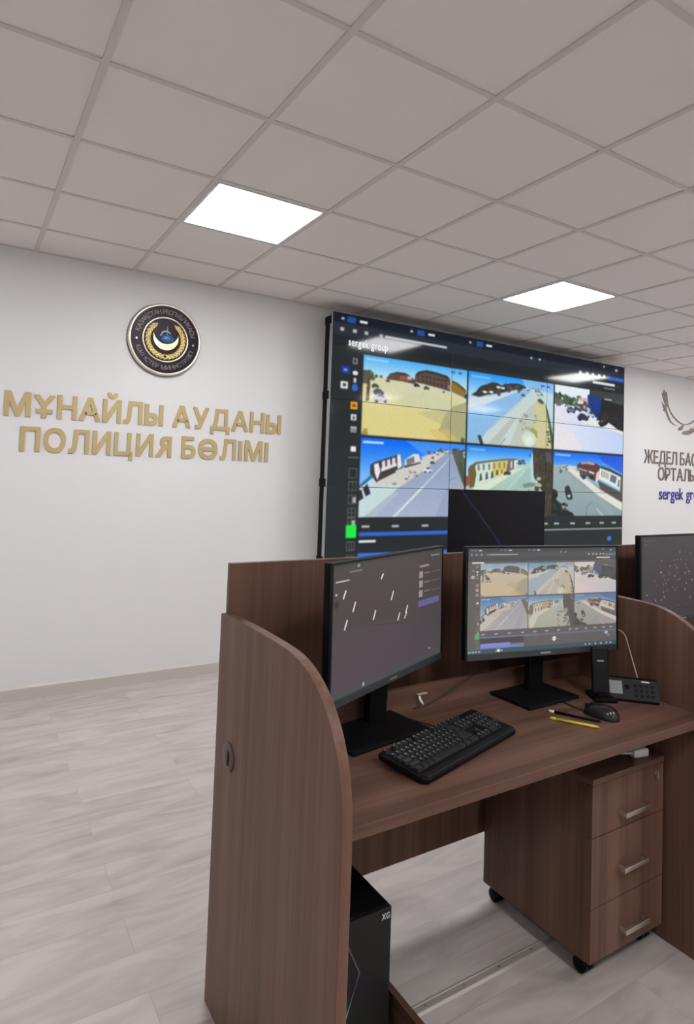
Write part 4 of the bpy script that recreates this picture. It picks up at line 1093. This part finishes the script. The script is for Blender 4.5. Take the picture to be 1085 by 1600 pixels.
def ring_text(text, r, a0, a1, cap, material, top=True):
    lay, w = layout(text, .006, .004 / (cap / CAP), .10, .35)
    s = cap / CAP; acc = MB()
    for me, off in lay:
        xs = [v.co.x for v in me.vertices]; c = (min(xs) + max(xs)) / 2
        f = (off + c) / w
        ang = a0 + (a1 - a0) * f
        if top:
            M = E @ Matrix.Rotation(ang - R(90), 4, 'Z') @ Matrix.Translation((0, r - cap / 2, .031)) @ Matrix.Diagonal((s, s, s, 1)) @ Matrix.Translation((-c, 0, 0))
        else:
            M = E @ Matrix.Rotation(ang + R(90), 4, 'Z') @ Matrix.Translation((0, -r - cap / 2, .031)) @ Matrix.Diagonal((s, s, s, 1)) @ Matrix.Translation((-c, 0, 0))
        acc.mesh(me, M)
    acc.build('ring_lettering', material, em, L)
M_et = mat('emblem_letter', (.20, .17, .17, 1), .5, metal=.2)
ring_text('ҚАЗАҚСТАН РЕСПУБЛИКАСЫ', .196, R(168), R(12), .030, M_et)
ring_text('ІШКІ ІСТЕР МИНИСТРЛІГІ', .196, R(198), R(342), .029, M_et, top=False)
for a in (184, -4):
    st = []
    for k in range(10):
        rad = .009 if k % 2 == 0 else .004
        st.append((.196 * math.cos(R(a)) + rad * math.cos(R(90 + 36 * k)), .196 * math.sin(R(a)) + rad * math.sin(R(90 + 36 * k))))
    MB().prism(st, 'z', .028, .032, mat=E).build('star', M_rim, em, L)
wr = MB()
for side in (1, -1):
    for k in range(13):
        a = R(-90 + side * (4 + k * 11.2))
        for q, rad in ((0, .132), (1, .112), (2, .122)):
            aa = a + side * R(q * 3.5)
            M = Matrix.Rotation(aa + side * R(90) + (R(24) if q == 0 else R(-24) if q == 1 else 0) * side, 4, 'Z')
            wr.ellipsoid((rad * math.cos(aa), rad * math.sin(aa), .034), (.0175, .0075, .006), M, 8, 6)
for v in wr.bm.verts: v.co = E @ v.co
wr.build('wreath', M_egold, em, L)
def crescent(r0_, r1_, dz, a0, a1, n=24):
    pts = []
    for k in range(n + 1):
        a = a0 + (a1 - a0) * k / n; pts.append((r0_ * math.cos(a), r0_ * math.sin(a)))
    for k in range(n + 1):
        a = a1 + (a0 - a1) * k / n; pts.append((r1_ * math.cos(a) * .99, r1_ * math.sin(a) + dz))
    return pts
MB().prism([(x, y + .012) for x, y in crescent(.088, .088, .044, R(190), R(350))], 'z', .029, .042, bevel=.003, mat=E).build('eagle_wings', mat('emblem_pale_gold', (.80, .70, .38, 1), .28, metal=.7), em, L)
bl = MB().ellipsoid((0.012, .006, .030), (.050, .036, .016)); [setattr(v, 'co', E @ v.co) for v in bl.bm.verts]
bl.build('blue_globe', M_eblue, em, L)
MB().prism([(-.004 + .008, .035), (.012, .035), (.010, .095), (.006, .095)], 'z', .030, .040, mat=E).build('spire', mat('emblem_spire', srgb(150, 150, 140), .5), em, L)
MB().prism([(-.045, .02), (-.035, .02), (-.02, .045), (.006, .055), (.03, .04), (.034, .045), (.008, .066), (-.026, .056)], 'z', .030, .041, mat=E).build('silver_bird', mat('emblem_pale_blue', srgb(150, 160, 165), .5), em, L)
